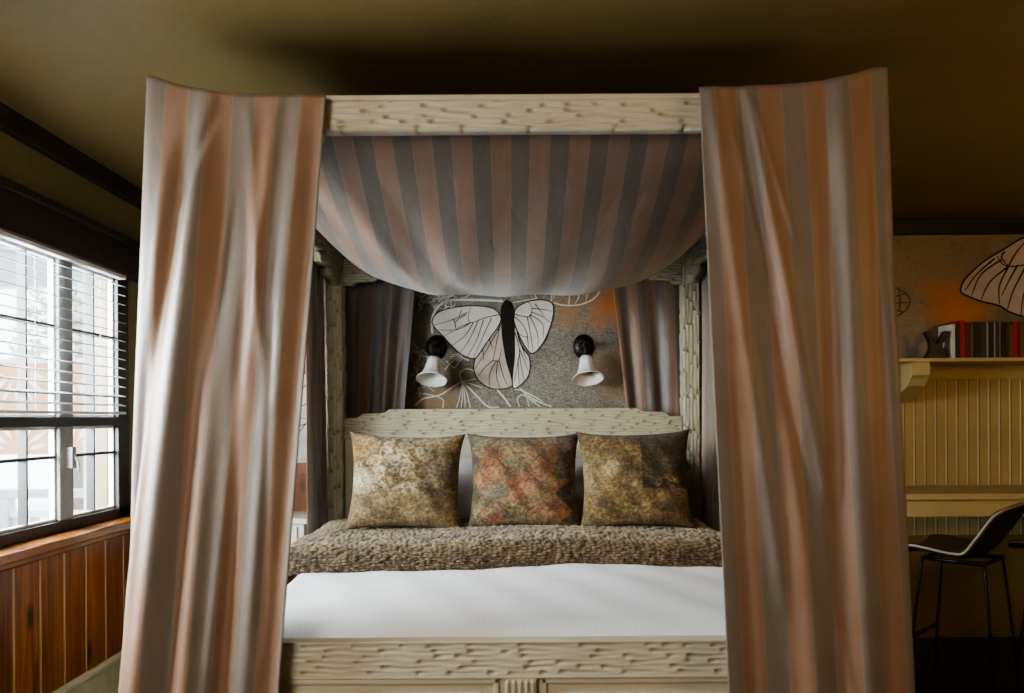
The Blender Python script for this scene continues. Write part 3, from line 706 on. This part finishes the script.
# footboard
fy = FYB+.025
m = MB(); g = Gouge(2*IW, 6, .0163, 21, .05, .24, .008); g.z0 = .5265
carved(m, T((BX-IW, fy, 0)), 0, 2*IW, lambda x: .5265, lambda x: .6245, .05, g, dx=.0045, dz=.0028)
fb = m.build('footboard', M['cream'], bed, smooth=True)
MB().box(BX-IW, BX+IW, fy-.004, fy+.054, .6245, .630).build('footboard_cap', M['cream_plain'], fb, bevel=.002)
MB().box(BX-IW, BX+IW, fy-.003, fy+.05, .518, .5265).build('footboard_moulding', M['cream_plain'], fb, bevel=.002)
MB().box(BX-IW, BX+IW, fy+.02, fy+.045, .10, .518).build('footboard_panel', M['cream_plain'], fb)
MB().box(BX-IW, BX+IW, fy, fy+.048, .08, .16).build('bottom_rail', M['cream_plain'], fb, bevel=.004)
fluted(BX-.045, BX+.05, fy-.002, .16, .518, 'fluted_stile', fb)
for x0, x1 in ((BX-IW+.03, BX-.062), (BX+.066, BX+IW-.03)):
    f = MB(); t = .016
    f.box(x0, x1, fy+.006, fy+.03, .499, .499+t).box(x0, x1, fy+.006, fy+.03, .18, .18+t).box(x0, x0+t, fy+.006, fy+.03, .18, .515).box(x1-t, x1, fy+.006, fy+.03, .18, .515)
    f.build('panel_moulding', M['cream_plain'], fb, bevel=.004)
    MB().box(x0+.05, x1-.05, fy+.012, fy+.03, .23, .473).build('raised_field', M['cream_plain'], fb, bevel=.006)
for s in (-1, 1):
    x = BX+s*(IW+.05); MB().box(x-.02, x+.02, FYB+PW, BYB-PW, .22, .48).build('side_rail', M['cream_plain'], bed, bevel=.006)
# ------------------------------------------------------------------ bedding
def rbox(mb, x0, x1, y0, y1, z0, z1): mb.box(x0, x1, y0, y1, z0, z1)
mm = MB(); rbox(mm, BX-.925, BX+.925, FYB+.09, hb_y-.01, .26, .575)
mt = mm.build('mattress', M['mattress'], bevel=.05)
tag(mt, 'white mattress on the four poster bed beneath the white duvet', 'mattress')
rnd = random.Random(8)
def wr(x, y, s=1.): return .004*math.sin(7*x*s+3*y+1)+.003*math.sin(13*y-5*x*s)+.002*math.sin(23*x+11*y)
def duv(u, v):
    x = BX+(-.95+1.9*u); y = FYB+.085+(hb_y-.3-FYB-.085)*v
    ex = min(u, 1-u)*1.9; ey = (y-FYB-.085)
    z = .655-.07*(1-min(1, ex/.05))**2.2-.16*(1-min(1, ey/.16))**2.4-.015*(1-min(1, ey/.7))
    z += wr(x, y)*min(1, ey/.2)+.010*math.sin(2.2*x+.4)*sstep(.1, .6, ey)
    return (x, y, z)
d = MB().grid(duv, 120, 120)
dv = d.build('duvet', M['duvet'], smooth=True, solid=.012)
tag(dv, 'smooth white duvet with faint stripes spread over the bed', 'duvet')
# chunky throw with a thick folded front edge, real tufts
def thr_base(u, v):
    x = -.985+1.97*u
    # profile along v: underside tuck -> front roll -> top -> back
    if v < .28:
        a = -PI/2*1.25+v/.28*(PI*1.125); y = 3.60+.055-.055*math.cos(a-0)*1.0 if False else 0
        ang = -PI/2+ (v/.28)*PI       # from bottom to top round the front
        yy = 3.56+.05*(1-math.cos(ang)); yy = 3.61-.05*math.cos(ang); zz = .712+.05*math.sin(ang)
    else:
        t = (v-.28)/.72; yy = 3.61+t*.97; zz = .762-.004*t+.006*math.sin(9*t)
    wob = .012*math.sin(3.1*x+.6)+.006*math.sin(7.7*x)
    yy += wob*(1-sstep(.3, .8, v))+.012*math.sin(2*x)
    ex = 1-abs(x)/.985
    fall = (1-min(1, ex/.05))**2
    zz += -.015*fall+.006*math.sin(4*x+1.)-.01*abs(x)**2
    return Vector((BX+x, yy, zz))
_tr = random.Random(77); TUFT = [(_tr.random(), _tr.random(), _tr.random()) for _ in range(4099)]
def thr(u, v):
    p = thr_base(u, v); e = 1e-3
    a = thr_base(min(1, u+e), v)-thr_base(max(0, u-e), v); b = thr_base(u, min(1, v+e))-thr_base(u, max(0, v-e))
    n = a.cross(b).normalized()
    L = v*1.12; X = u*1.97
    tx = X/.021+.35*math.sin(L*23); ty = L/.019+.30*math.sin(X*11.)
    i0, j0 = int(tx), int(ty); h = 0
    for i in (i0-1, i0, i0+1):
        for j in (j0-1, j0, j0+1):
            r1, r2, r3 = TUFT[(i*53+j*131) % 4099]
            dx = tx-(i+.5+.5*(r1-.5)); dy_ = ty-(j+.5+.45*(r2-.5))
            q = 1-(dx*dx*1.25+dy_*dy_*2.0)
            if q > 0: h = max(h, q**.6*(.45+.75*r3))
    return p+n*(.015*h)
t_ = MB().grid(thr, 760, 330, lambda u, v: (u*1.97, v*1.12))
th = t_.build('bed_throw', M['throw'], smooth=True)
tag(th, 'chunky olive brown textured throw folded across the bed in front of the cushions', 'throw')
def pillow(name, w_, h_, T_, loc, tilt, yaw, mat_, label, cat, group, roll=0, seed=0, pinch=.07, ear=.0):
    n = 44; m = MB(); r = random.Random(seed); ph = [r.uniform(0, 6) for _ in range(6)]
    Mx = Matrix.Translation(loc) @ Rz(yaw) @ Matrix.Rotation(tilt, 4, 'X') @ Matrix.Rotation(roll, 4, 'Y')
    def pt(sgn):
        def f(u, v):
            a, b = 2*u-1, 2*v-1
            x = a*w_/2*(1-pinch*(1-b*b)**1.0*abs(a)**1.5); z = b*h_/2*(1-pinch*.8*(1-a*a)*abs(b)**1.5)+h_/2
            # corner ears
            k = (abs(a)*abs(b))**5; x += ear*math.copysign(k, a); z += ear*math.copysign(k, b)
            t = T_/2*max(0, (1-a**4))**.62*max(0, (1-b**4))**.62*(.86+.14*(1-a*a)*(1-b*b))
            t *= 1-.10*b
            wk = .005*math.sin(6*a+ph[0]+3*b)+.004*math.sin(9*b+ph[1]-4*a)+.003*math.sin(15*a+8*b+ph[2])
            t += wk*max(0, 1-a**4)*max(0, 1-b**4)
            return Mx @ Vector((x, sgn*t, z))
        return f
    m.grid(pt(-1), n, n); m.grid(pt(1), n, n, flip=True)
    o = m.build(name, mat_, org=Mx @ Vector((0, 0, 0)), smooth=True)
    wl = o.modifiers.new('weld', 'WELD'); wl.merge_threshold = .0006
    tag(o, label, cat, group); return o
tl = math.radians(-14)
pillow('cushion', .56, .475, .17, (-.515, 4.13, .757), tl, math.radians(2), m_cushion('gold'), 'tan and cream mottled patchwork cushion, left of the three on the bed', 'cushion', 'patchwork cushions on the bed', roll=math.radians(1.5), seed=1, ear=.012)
pillow('cushion', .55, .47, .16, (.078, 4.155, .757), tl, 0, m_cushion('kilim'), 'rust and green kilim cushion between the two brown cushions', 'cushion', 'patchwork cushions on the bed', seed=2, ear=.012)
pillow('cushion', .55, .48, .15, (.634, 4.13, .757), tl, math.radians(-2), m_cushion('olive'), 'olive patchwork cushion with a dark brown corner, right of the three on the bed', 'cushion', 'patchwork cushions on the bed', roll=math.radians(-1), seed=3, ear=.012)
pillow('pillow', .80, .40, .16, (-.425, 4.42, .752), math.radians(-35), 0, M['white_cotton'], 'white pillow behind the tan mottled cushion', 'pillow', 'white pillows behind the cushions', seed=4)
pillow('pillow', .88, .40, .16, (.50, 4.42, .752), math.radians(-35), 0, M['white_cotton'], 'white pillow behind the olive patchwork cushion', 'pillow', 'white pillows behind the cushions', seed=5)
# ------------------------------------------------------------------ drapes
def lerp(a, b, t): return a+(b-a)*t
def poly(path, s):
    """point and outward normal at fraction s of a polyline (xy)"""
    L = [0]
    for a, b in zip(path, path[1:]): L.append(L[-1]+(Vector(b)-Vector(a)).length)
    d = s*L[-1]
    for k in range(len(path)-1):
        if d <= L[k+1]+1e-9:
            a, b = Vector(path[k]), Vector(path[k+1]); t = (d-L[k])/max(1e-9, L[k+1]-L[k]); return a.lerp(b, t)
    return Vector(path[-1])
def smoothpath(path):
    return [tuple(p) for p in spline([(a, b, 0) for a, b in path], 10)]
def drape(name, top, bot, ztop, zbot, ridges, u0, label, group, cloth=None, nu=170, nv=170, waves=(), roll=None, hemwob=.01, flipn=1, fadepow=1., fabric='stripe'):
    tp = [(p[0], p[1]) for p in smoothpath(top)]; bp = [(p[0], p[1]) for p in smoothpath(bot)]
    Ltop = sum((Vector(b)-Vector(a)).length for a, b in zip(tp, tp[1:]))
    W = cloth or Ltop
    def base(u, v):
        a, b = poly(tp, u), poly(bp, u); p = a.lerp(b, v); zt = ztop(u)
        return Vector((p.x, p.y, zt+(zbot-zt)*v))
    def f(u, v):
        p = base(u, v); e = .01
        t = base(min(1, u+e), v)-base(max(0, u-e), v); n = Vector((t.y, -t.x, 0)).normalized()*flipn
        h = 0
        for (ua, va, ub, vb, wd, amp) in ridges:
            q = (v-va)/(vb-va)
            if -.15 < q < 1.15:
                uc = ua+(ub-ua)*q; fd = sstep(-.12, .12, q)*(1-sstep(.9, 1.15, q))
                h += amp*fd*math.exp(-((u-uc)/wd)**2)
        for (k, ph, sk, amp, v0) in waves:
            h += amp*sstep(v0, min(1, v0+.45), v)*math.sin(2*PI*(k*u+sk*v)+ph)
        p = p+n*h
        if roll and v < .02: p = p+Vector((0, 0, 0))
        p.z += hemwob*math.sin(9*u)*v
        return p
    g_ = MB().grid(f, nu, nv, lambda u, v: (u0+u*W, v*2.2))
    o = g_.build(name, M[fabric], smooth=True, solid=.003)
    return tag(o, label, 'curtain', group)
GB = 'striped curtains hung on the four poster bed'
fyc = FYB-.03
# left front: u runs from inner edge outwards would mirror; keep u left->right
lz = lambda u: pw(u, [(0, 2.262), (.10, 2.288), (.2, 2.318), (.30, 2.31), (.40, 2.285), (.55, 2.262), (.75, 2.255), (1, 2.252)])
Lx = lambda px, d: (px-508)*d/841
y_ = fyc
topL = [(Lx(146, y_+.02)+.03, y_+.20), (Lx(146, y_+.02)+.006, y_+.08), (Lx(152, y_), y_+.004), (Lx(200, y_), y_), (Lx(260, y_), y_), (Lx(328, y_), y_)]
yb = fyc-.03
botL = [(Lx(104, yb)+.05, yb+.26), (Lx(104, yb)-.005, yb+.12), (Lx(109, yb), yb+.02), (Lx(160, yb), yb-.01), (Lx(208, yb), yb+.01), (Lx(263, yb), yb)]
ridL = [(a_, b_, c_, d_, e_, f_*.66) for a_, b_, c_, d_, e_, f_ in [ # (u,v) start -> end, width, amplitude (+ towards the viewer)
 (.52, .03, .40, .98, .055, .052), (.46, .05, .30, .6, .04, -.035), (.63, .12, .50, 1., .05, -.034), (.60, .30, .62, 1.05, .045, .030),
 (.80, .02, .70, .80, .035, .022), (.74, .25, .76, 1.05, .03, -.024), (.90, .02, .84, 1.05, .04, .020), (.97, .1, .95, 1., .03, -.014),
 (.37, .15, .36, 1.05, .03, .02), (.70, .03, .82, .35, .025, .012), (.58, .01, .45, .15, .02, -.014), (.86, .3, .9, .7, .02, -.012)]]
drape('bed_curtain', topL, botL, lz, .03, ridL, .105-.1, 'long copper and taupe striped curtain on the front left bed post', GB)
rz = lambda u: pw(u, [(0, 2.268), (.15, 2.27), (.35, 2.275), (.50, 2.285), (.62, 2.302), (.70, 2.322), (.80, 2.33), (1, 2.318)])
topR = [(Lx(701, y_), y_), (Lx(760, y_), y_), (Lx(820, y_), y_), (Lx(884, y_), y_+.002), (Lx(894, y_)-.004, y_+.06), (Lx(897, y_)-.02, y_+.18)]
botR = [(Lx(734, yb), yb), (Lx(796, yb), yb+.01), (Lx(856, yb), yb-.01), (Lx(913, yb), yb+.01), (Lx(923, yb), yb+.08), (Lx(926, yb)-.02, yb+.25)]
ridR = [(a_, b_, c_, d_, e_, f_*.5) for a_, b_, c_, d_, e_, f_ in [(.05, .02, .22, .65, .03, .020), (.16, .02, .36, .60, .028, -.026), (.20, .03, .42, .55, .022, .018), (.30, .2, .34, 1.05, .05, .030), (.50, .10, .40, 1., .04, -.036),
 (.56, .04, .52, 1.05, .045, .034), (.70, .05, .62, .85, .035, -.026), (.72, .3, .74, 1.05, .04, .024), (.08, .4, .10, 1.05, .03, -.016), (.40, .60, .52, 1., .025, .016), (.12, .05, .26, .3, .015, .008), (.22, .03, .36, .22, .013, .010)]]
drape('bed_curtain', topR, botR, rz, .03, ridR, STRIPE+.022, 'long taupe and brown striped curtain on the front right bed post', GB)
# rear side drapes beside the back posts
def yx(px, d): return (px-508)*d/841
sxl = BX-IW-PW-.014; sxr = BX+IW+PW+.015
def gather(x, y0, y1, amp, n): return [(x+(amp if k % 2 else -amp), y0+(y1-y0)*k/n) for k in range(n+1)]
fl = lambda z: (lambda u: z)
drape('bed_curtain', gather(sxl, 4.33, 4.655, .010, 6)+[(sxl+.008, 4.666)], gather(sxl-.004, 4.34, 4.655, .014, 6)+[(sxl+.035, 4.668)], fl(2.25), .04, [], STRIPE*.93, 'grey lit striped curtain hanging at the side of the rear left bed post', GB, cloth=.075, waves=((3.2, 0, .2, .008, .0),), nu=90, nv=70)
drape('bed_curtain', gather(sxr, 4.33, 4.655, .010, 6)+[(sxr-.006, 4.666)], gather(sxr+.004, 4.34, 4.655, .014, 6)+[(sxr-.03, 4.668)], fl(2.25), .04, [], STRIPE*.93, 'pale striped curtain hanging at the side of the rear right bed post', GB, cloth=.075, waves=((3.2, 1, .2, .008, .0),), nu=90, nv=70)
# drapes behind the headboard
dy = BYB+.055
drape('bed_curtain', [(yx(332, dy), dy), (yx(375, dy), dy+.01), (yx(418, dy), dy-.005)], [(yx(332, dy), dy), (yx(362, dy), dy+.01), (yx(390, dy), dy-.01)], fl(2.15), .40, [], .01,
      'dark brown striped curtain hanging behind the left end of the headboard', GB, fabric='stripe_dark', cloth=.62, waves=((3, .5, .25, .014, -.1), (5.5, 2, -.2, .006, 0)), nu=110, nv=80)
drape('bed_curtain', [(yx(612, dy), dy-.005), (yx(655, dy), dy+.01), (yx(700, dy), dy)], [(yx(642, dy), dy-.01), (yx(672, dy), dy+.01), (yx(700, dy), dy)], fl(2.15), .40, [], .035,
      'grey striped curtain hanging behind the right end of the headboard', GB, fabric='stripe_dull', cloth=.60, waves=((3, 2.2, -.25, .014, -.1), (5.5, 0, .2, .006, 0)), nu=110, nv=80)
# overhead canopy cloth sagging like a hammock
def can(u, v):
    a = 2*u-1; y = FYB+.085+(BYB-PW-.03-FYB-.085)*v
    x = BX+a*(IW-.012)
    s = .385*(math.sin(PI*min(1, v*.96+.0))**.8 if v > 0 else 0)
    z = 2.235-s*(1-abs(a)**3.7)
    z += .006*math.sin(18*a+9*v)*(1-a*a)*math.sin(PI*v)
    # soft creases running in from the left front corner
    for (c, wd, am) in ((-.86, .06, .020), (-.68, .05, -.014), (-.52, .06, .012)):
        z += am*math.exp(-((a-c-.5*v)/wd)**2)*math.sin(PI*min(1, v*1.6)) if v < .62 else 0
    return (x, y, z)
cp = MB().grid(can, 150, 120, lambda u, v: (u*1.96+.02, v*2.2))
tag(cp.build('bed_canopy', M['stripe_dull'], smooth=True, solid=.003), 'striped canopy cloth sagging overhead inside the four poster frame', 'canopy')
# ------------------------------------------------------------------ wall sconces
def sconce(px, lean, label):
    c = wp(px, 347, .004); e = empty('wall_sconce', (c.x, BY-.004, c.z), label, 'wall lamp', 'pair of wall sconces over the bed')
    Mx = T((c.x, BY-.004, c.z)) @ Matrix.Rotation(PI/2, 4, 'X') @ Matrix.Diagonal((1, 1.18, 1, 1))
    bp = MB().lathe([(.0, .034), (.02, .034), (.034, .03), (.05, .022), (.058, .012), (.062, .006), (.062, 0)], Mx, 28, cap1=True)
    for k in range(12):
        a = k*PI/6; bp.tube([Mx @ Vector((.05*math.cos(a), .05*math.sin(a), .012)), Mx @ Vector((.022*math.cos(a), .022*math.sin(a), .036))], .006, 6)
    bp.build('back_plate', M['metal'], e, smooth=True)
    q = c+Vector((lean*.01, -.03, .0)); arm = MB()
    arm.tube(spline([q, q+Vector((lean*.0, -.05, .012)), q+Vector((lean*.004, -.085, -.005)), q+Vector((lean*.01, -.097, -.078))], 6), .011, 10)
    arm.build('arm', M['metal'], e, smooth=True)
    d = Vector((lean*.26, -.42, -.88)).normalized(); z0 = q+Vector((lean*.004, -.092, -.064))
    Q = d.to_track_quat('Z', 'Y').to_matrix().to_4x4(); Ms = T(z0) @ Q @ Matrix.Scale(.90, 4)
    MB().lathe([(.0, -.012), (.022, -.012), (.03, -.004), (.032, .014), (.024, .018)], Ms, 24).build('lamp_holder', M['metal'], e, smooth=True)
    n = 48; prof = [(.036, .012), (.040, .03), (.045, .06), (.051, .09), (.060, .118), (.074, .142), (.092, .160), (.098, .166)]
    sh = MB(); vs = []
    for r, z in prof:
        for k in range(n):
            a = 2*PI*k/n; rr_ = r*(1+.022*math.cos(8*a)*min(1, z/.04)*(1-sstep(.12, .166, z)*.5)); vs.append(Ms @ Vector((rr_*math.cos(a), rr_*math.sin(a), z)))
    sh.add(vs, [(i*n+k, i*n+(k+1) % n, (i+1)*n+(k+1) % n, (i+1)*n+k) for i in range(len(prof)-1) for k in range(n)])
    sh.build('lamp_shade', M['shade'], e, smooth=True, solid=.004)
    blb = MB().lathe([(.0, .02), (.012, .025), (.014, .05), (.024, .08), (.022, .1), (.01, .115), (0, .118)], Ms, 16)
    blb.build('light_bulb', M['shade'], e, smooth=True)
sconce(437, -.25, 'black wall sconce with white bell shade left of the butterfly')
sconce(584, .15, 'black wall sconce with white bell shade right of the butterfly')
# ------------------------------------------------------------------ nightstand
ns = empty('nightstand', (-1.36, 4.72, 0), 'white nightstand left of the bed, glimpsed behind the front left curtain', 'nightstand')
MB().box(-1.62, -1.085, 4.52, 4.90, .735, .765).build('tabletop', M['white_stand'], ns, bevel=.005)
MB().box(-1.60, -1.105, 4.54, 4.89, .60, .735).build('apron', M['white_stand'], ns, bevel=.003)
dr = MB().box(-1.57, -1.14, 4.525, 4.545, .615, .72).build('drawer', M['white_stand'], ns, bevel=.004)
MB().lathe([(0, .02), (.012, .018), (.014, .01), (.006, 0)], T((-1.355, 4.526, .667)) @ Matrix.Rotation(PI/2, 4, 'X'), 14).build('knob', M['metal'], dr, smooth=True)
for x in (-1.58, -1.125):
    for y in (4.56, 4.87): MB().box(x-.02, x+.02, y-.02, y+.02, 0, .60).build('leg', M['white_stand'], ns, bevel=.003)
# ------------------------------------------------------------------ desk nook on the right
nx0 = 2.235
pan = empty('beadboard_panel', (2.0+.035+.0315-.005, BY, .0), 'cream beadboard wall panel between the bookshelf and the counter', 'wall panel')
pm = MB().box(2.0, RX, BY-.012, BY-.004, .05, 1.60); x = 2.0+.035
while x < RX:
    pm.box(x-.027, x+.0265, BY-.022, BY-.012, .05, 1.60); pm.tube([(x+.0315, BY-.019, .05), (x+.0315, BY-.019, 1.62)], .0045, 8); x += .0625
pm.build('beadboard', M['bead'], pan)
MB().box(1.92, 2.0, BY-.03, BY-.004, .0, 1.60).build('end_stile', M['nook'], pan, bevel=.003)
MB().box(2.0, RX, BY-.032, BY-.022, 1.51, 1.60).build('top_rail', M['nook'], pan, bevel=.003)
MB().box(2.0, RX, BY-.032, BY-.0245, .0, .60).build('under_counter_shade', M['nook_shaded'], pan, bevel=.003)  # sheet added over the beadboard as painted shade under the counter
shf = empty('wall_shelf', ((nx0+RX)/2, 4.82, 1.62), 'cream wall shelf on a shaped bracket carrying the row of books', 'shelf')
MB().box(1.98, RX, 4.62, BY-.032, 1.595, 1.616).build('shelf_board', M['nook'], shf, bevel=.004)
br = [(0, 0), (-.285, 0), (-.285, -.075), (-.26, -.09), (-.23, -.13), (-.15, -.165), (-.09, -.20), (-.06, -.215), (0, -.22)]
for x in (nx0+.045,):
    MB().prism(br, Matrix(((0, 0, 1, x-.05), (1, 0, 0, BY-.032), (0, 1, 0, 1.595), (0, 0, 0, 1))), 0, .10).build('bracket', M['nook'], shf, bevel=.004)
ct = empty('counter', ((nx0+RX)/2, 4.66, 0), 'cream counter with a deep front apron below the beadboard panel', 'counter')
MB().box(2.02, RX, 4.40, BY-.03, .855, .89).build('worktop', M['nook'], ct, bevel=.005)
MB().box(2.03, RX, 4.42, 4.45, .765, .855).build('apron', M['nook'], ct, bevel=.004)
MB().box(2.03, RX, BY-.055, BY-.024, .77, .855).build('wall_cleat', M['nook'], ct, bevel=.003)
for x in (3.2, 3.84): MB().box(x-.03, x+.03, 4.46, 4.52, 0, .855).build('leg', M['nook'], ct, bevel=.004)
# books
bookm = {}
def bm_(c, r=.5):
    if c not in bookm: bookm[c] = simple('book_cloth_%d' % len(bookm), c, r, var=.06, bstr=.1, bs=200)
    return bookm[c]
M['paper'] = simple('book_pages', (.55, .48, .34), .8, bstr=0)
BK = (.012, .011, .010); RD = (.34, .012, .016); WH = (.62, .58, .50); GY = (.30, .29, .25); BR = (.055, .028, .016); TN = (.16, .10, .04); DR = (.10, .01, .012); OL = (.17, .125, .045); DG = (.030, .030, .028)
zt = lambda z: Lx(910+z/7.7, 4.745)
books = [(320,346,WH,.198,'white book closest to the dark ornament on the shelf'),(346,385,BK,.190,'black book squeezed between the white book and the tall red book'),(385,426,RD,.219,'tall bright red book next to a black book near the white book'),
 (426,450,DR,.207,'dark maroon book touching the tall red book on its right'),(450,470,BR,.205,'narrow brown book second right of the tall red book'),(470,486,TN,.203,'thin tan book left of the black books'),
 (486,514,BK,.208,'first black book right of the thin tan book'),(514,541,BK,.206,'second black book right of the thin tan book'),(541,588,DG,.208,'wide charcoal book left of the first pale grey spine'),(588,604,GY,.207,'pale grey spined book, leftmost of the three pale spines among the black books'),
 (604,640,BK,.208,'black book between the leftmost and middle pale grey spines'),(640,655,GY,.206,'pale grey spined book, middle of the three pale spines'),(655,685,DG,.207,'charcoal book between the middle and right pale spines'),(685,697,GY,.208,'pale grey spined book, rightmost of the three pale spines'),
 (697,735,BK,.207,'black book immediately right of the three pale spines'),(735,765,BR,.206,'dark brown book left of the olive book'),(765,790,OL,.196,'olive book between the dark brown and the red books'),(790,830,RD,.212,'red book right of the olive book'),
 (830,856,DR,.210,'maroon book right of the second red book'),(856,869,OL,.209,'thin buff book between maroon and red at the right end of the shelf'),(869,905,RD,.211,'red book cut off by the right edge of the photo')]
rb = random.Random(11)
for a, b, c, h, lab in books:
    x0, x1 = zt(a), zt(b)-.0006; y0 = 4.735+rb.uniform(-.003, .006); y1 = y0+(.15 if h < .2 else .16); z0 = 1.6162; t = .0022
    e = empty('book', ((x0+x1)/2, (y0+y1)/2, z0), lab, 'book', 'row of books on the wall shelf')
    m = MB().box(x0, x0+t, y0, y1, z0, z0+h).box(x1-t, x1, y0, y1, z0, z0+h).box(x0, x1, y0, y0+t*1.3, z0, z0+h)
    m.build('cover', bm_(c), e, bevel=.0012)
    MB().box(x0+t, x1-t, y0+t*1.3, y1-.004, z0+.003, z0+h-.004).build('pages', M['paper'], e)
# dark X shaped ornament at the end of the row
oc = Lx(936, 4.75)
half = [(.070, 0), (.062, .012), (.046, .038), (.036, .070), (.038, .092), (.050, .120), (.068, .152), (.055, .160), (.038, .157), (.022, .125), (.006, .092)]
out = [(oc+a, b+1.6162) for a, b in half]+[(oc-a, b+1.6162) for a, b in half[::-1]]
o = MB().prism(out, Matrix(((1, 0, 0, 0), (0, 0, 1, 0), (0, 1, 0, 0), (0, 0, 0, 1))), 4.735, 4.770).build('ornament', M['ornament'], bevel=.008, smooth=False)
tag(o, 'dark X shaped ornament standing at the left end of the books', 'ornament')
# ------------------------------------------------------------------ counter stools
def stool(cx, cy, yaw, label):
    e = empty('counter_stool', (cx, cy, 0), label, 'stool', 'dark leather counter stools')
    Mx = T((cx, cy, 0)) @ Rz(yaw)
    prof = [(.235, .632), (.22, .648), (.16, .652), (.07, .642), (.0, .634), (-.05, .640), (-.095, .672), (-.14, .73), (-.185, .80), (-.225, .86), (-.25, .895)]
    pr_ = spline([(a, 0, b) for a, b in prof], 5)
    def f(u, v):
        k = v*(len(pr_)-1); i = min(int(k), len(pr_)-2); p = pr_[i].lerp(pr_[i+1], k-i); a = 2*u-1
        wd = pw(v, [(0, .17), (.08, .205), (.45, .225), (.7, .225), (.92, .22), (1, .20)])
        cur = abs(a)**2.6
        bk = sstep(.42, .7, v)
        return Mx @ Vector((p.x+cur*.035*bk, a*wd, p.z+cur*.03*(1-bk)+cur*(-.02)*sstep(.85, 1, v)))
    sh = MB().grid(f, 28, 54).build('seat_shell', M['leather'], e, smooth=True, solid=.022)
    ed = [f(0, k/40) for k in range(41)]+[f(k/14, 1) for k in range(1, 15)]+[f(1, 1-k/40) for k in range(1, 41)]
    MB().tube(ed, .0065, 8).build('piping', M['piping'], sh, smooth=True)
    un = MB().tube([Mx @ Vector(p) for p in ((.15, .13, .615), (-.12, .14, .615), (-.12, -.14, .615), (.15, -.13, .615), (.15, .13, .615))], .010, 8)
    un.build('under_frame', M['legmetal'], e, smooth=True)
    for sx, sy in ((1, 1), (1, -1), (-1, 1), (-1, -1)):
        a = (.15 if sx > 0 else -.12); p = [Mx @ Vector((a, .135*sy, .618)), Mx @ Vector((a+.035*sx, .165*sy, .25)), Mx @ Vector((a+.055*sx, .18*sy, .0))]
        MB().tube(spline(p, 5), .007, 10).build('leg', M['legmetal'], e, smooth=True)
    fz = .24; q = [Mx @ Vector((.15+.035, .165*s_, fz)) for s_ in (-1, 1)]
    MB().tube(q, .009, 8).build('footrest', M['legmetal'], e, smooth=True)
    q = [Mx @ Vector((-.12-.035, .165*s_, fz)) for s_ in (-1, 1)]
    MB().tube(q, .007, 8).build('stretcher', M['legmetal'], e, smooth=True)
stool(2.19, 4.03, PI-.80, 'dark brown leather counter stool facing left beside the front right curtain')
stool(2.76, 4.10, PI-.8, 'second dark leather counter stool behind, cut off by the right edge of the photo')
# ------------------------------------------------------------------ light
wd = bpy.data.worlds.new('overcast'); sc.world = wd; wd.use_nodes = True
nt = wd.node_tree; bg = nt.nodes['Background']
tc = N(nt, 'ShaderNodeTexCoord'); sx = N(nt, 'ShaderNodeSeparateXYZ'); nt.links.new(tc.outputs['Generated'], sx.inputs[0])
c = ramp(nt, sx.outputs[2], [(.0, (.80, .86, .90)), (.5, (.92, .96, 1.))]); nt.links.new(c, bg.inputs[0]); bg.inputs[1].default_value = 7.0
def area(name, loc, target, sx_, sy_, power, color, spread=PI):
    l = bpy.data.lights.new(name, 'AREA'); l.shape = 'RECTANGLE'; l.size = sx_; l.size_y = sy_; l.energy = power; l.color = color; l.spread = spread
    o = bpy.data.objects.new(name, l); COL.objects.link(o); o.location = loc
    o.rotation_euler = (Vector(target)-Vector(loc)).to_track_quat('-Z', 'Y').to_euler(); return o
area('window_daylight', (LX-.75, 2.4, 1.7), (.2, 2.9, 1.0), 2.0, 1.2, 540, (.90, .96, 1.))
area('room_window_daylight', (-1.6, -.6, 1.9), (.3, 3.0, .8), 1.4, 1.0, 84, (1., .90, .76))
area('warm_room_lamp', (3.2, .6, 1.9), (2.2, 3.5, 1.6), .5, .5, 20, (1., .64, .28))
area('warm_ceiling_fill', (3.0, 1.9, 1.45), (2.7, 2.6, 2.45), .35, .35, 7, (1., .60, .22))  # added unseen uplight that warms the right side of the ceiling
sc.view_settings.view_transform = 'AgX'
try: sc.view_settings.look = 'AgX - Medium High Contrast'
except Exception: pass
sc.view_settings.exposure = .0
sc.cycles.use_denoising = True
sc.cycles.max_bounces = 8; sc.cycles.diffuse_bounces = 5; sc.cycles.transparent_max_bounces = 12
sc.cycles.sample_clamp_indirect = 6
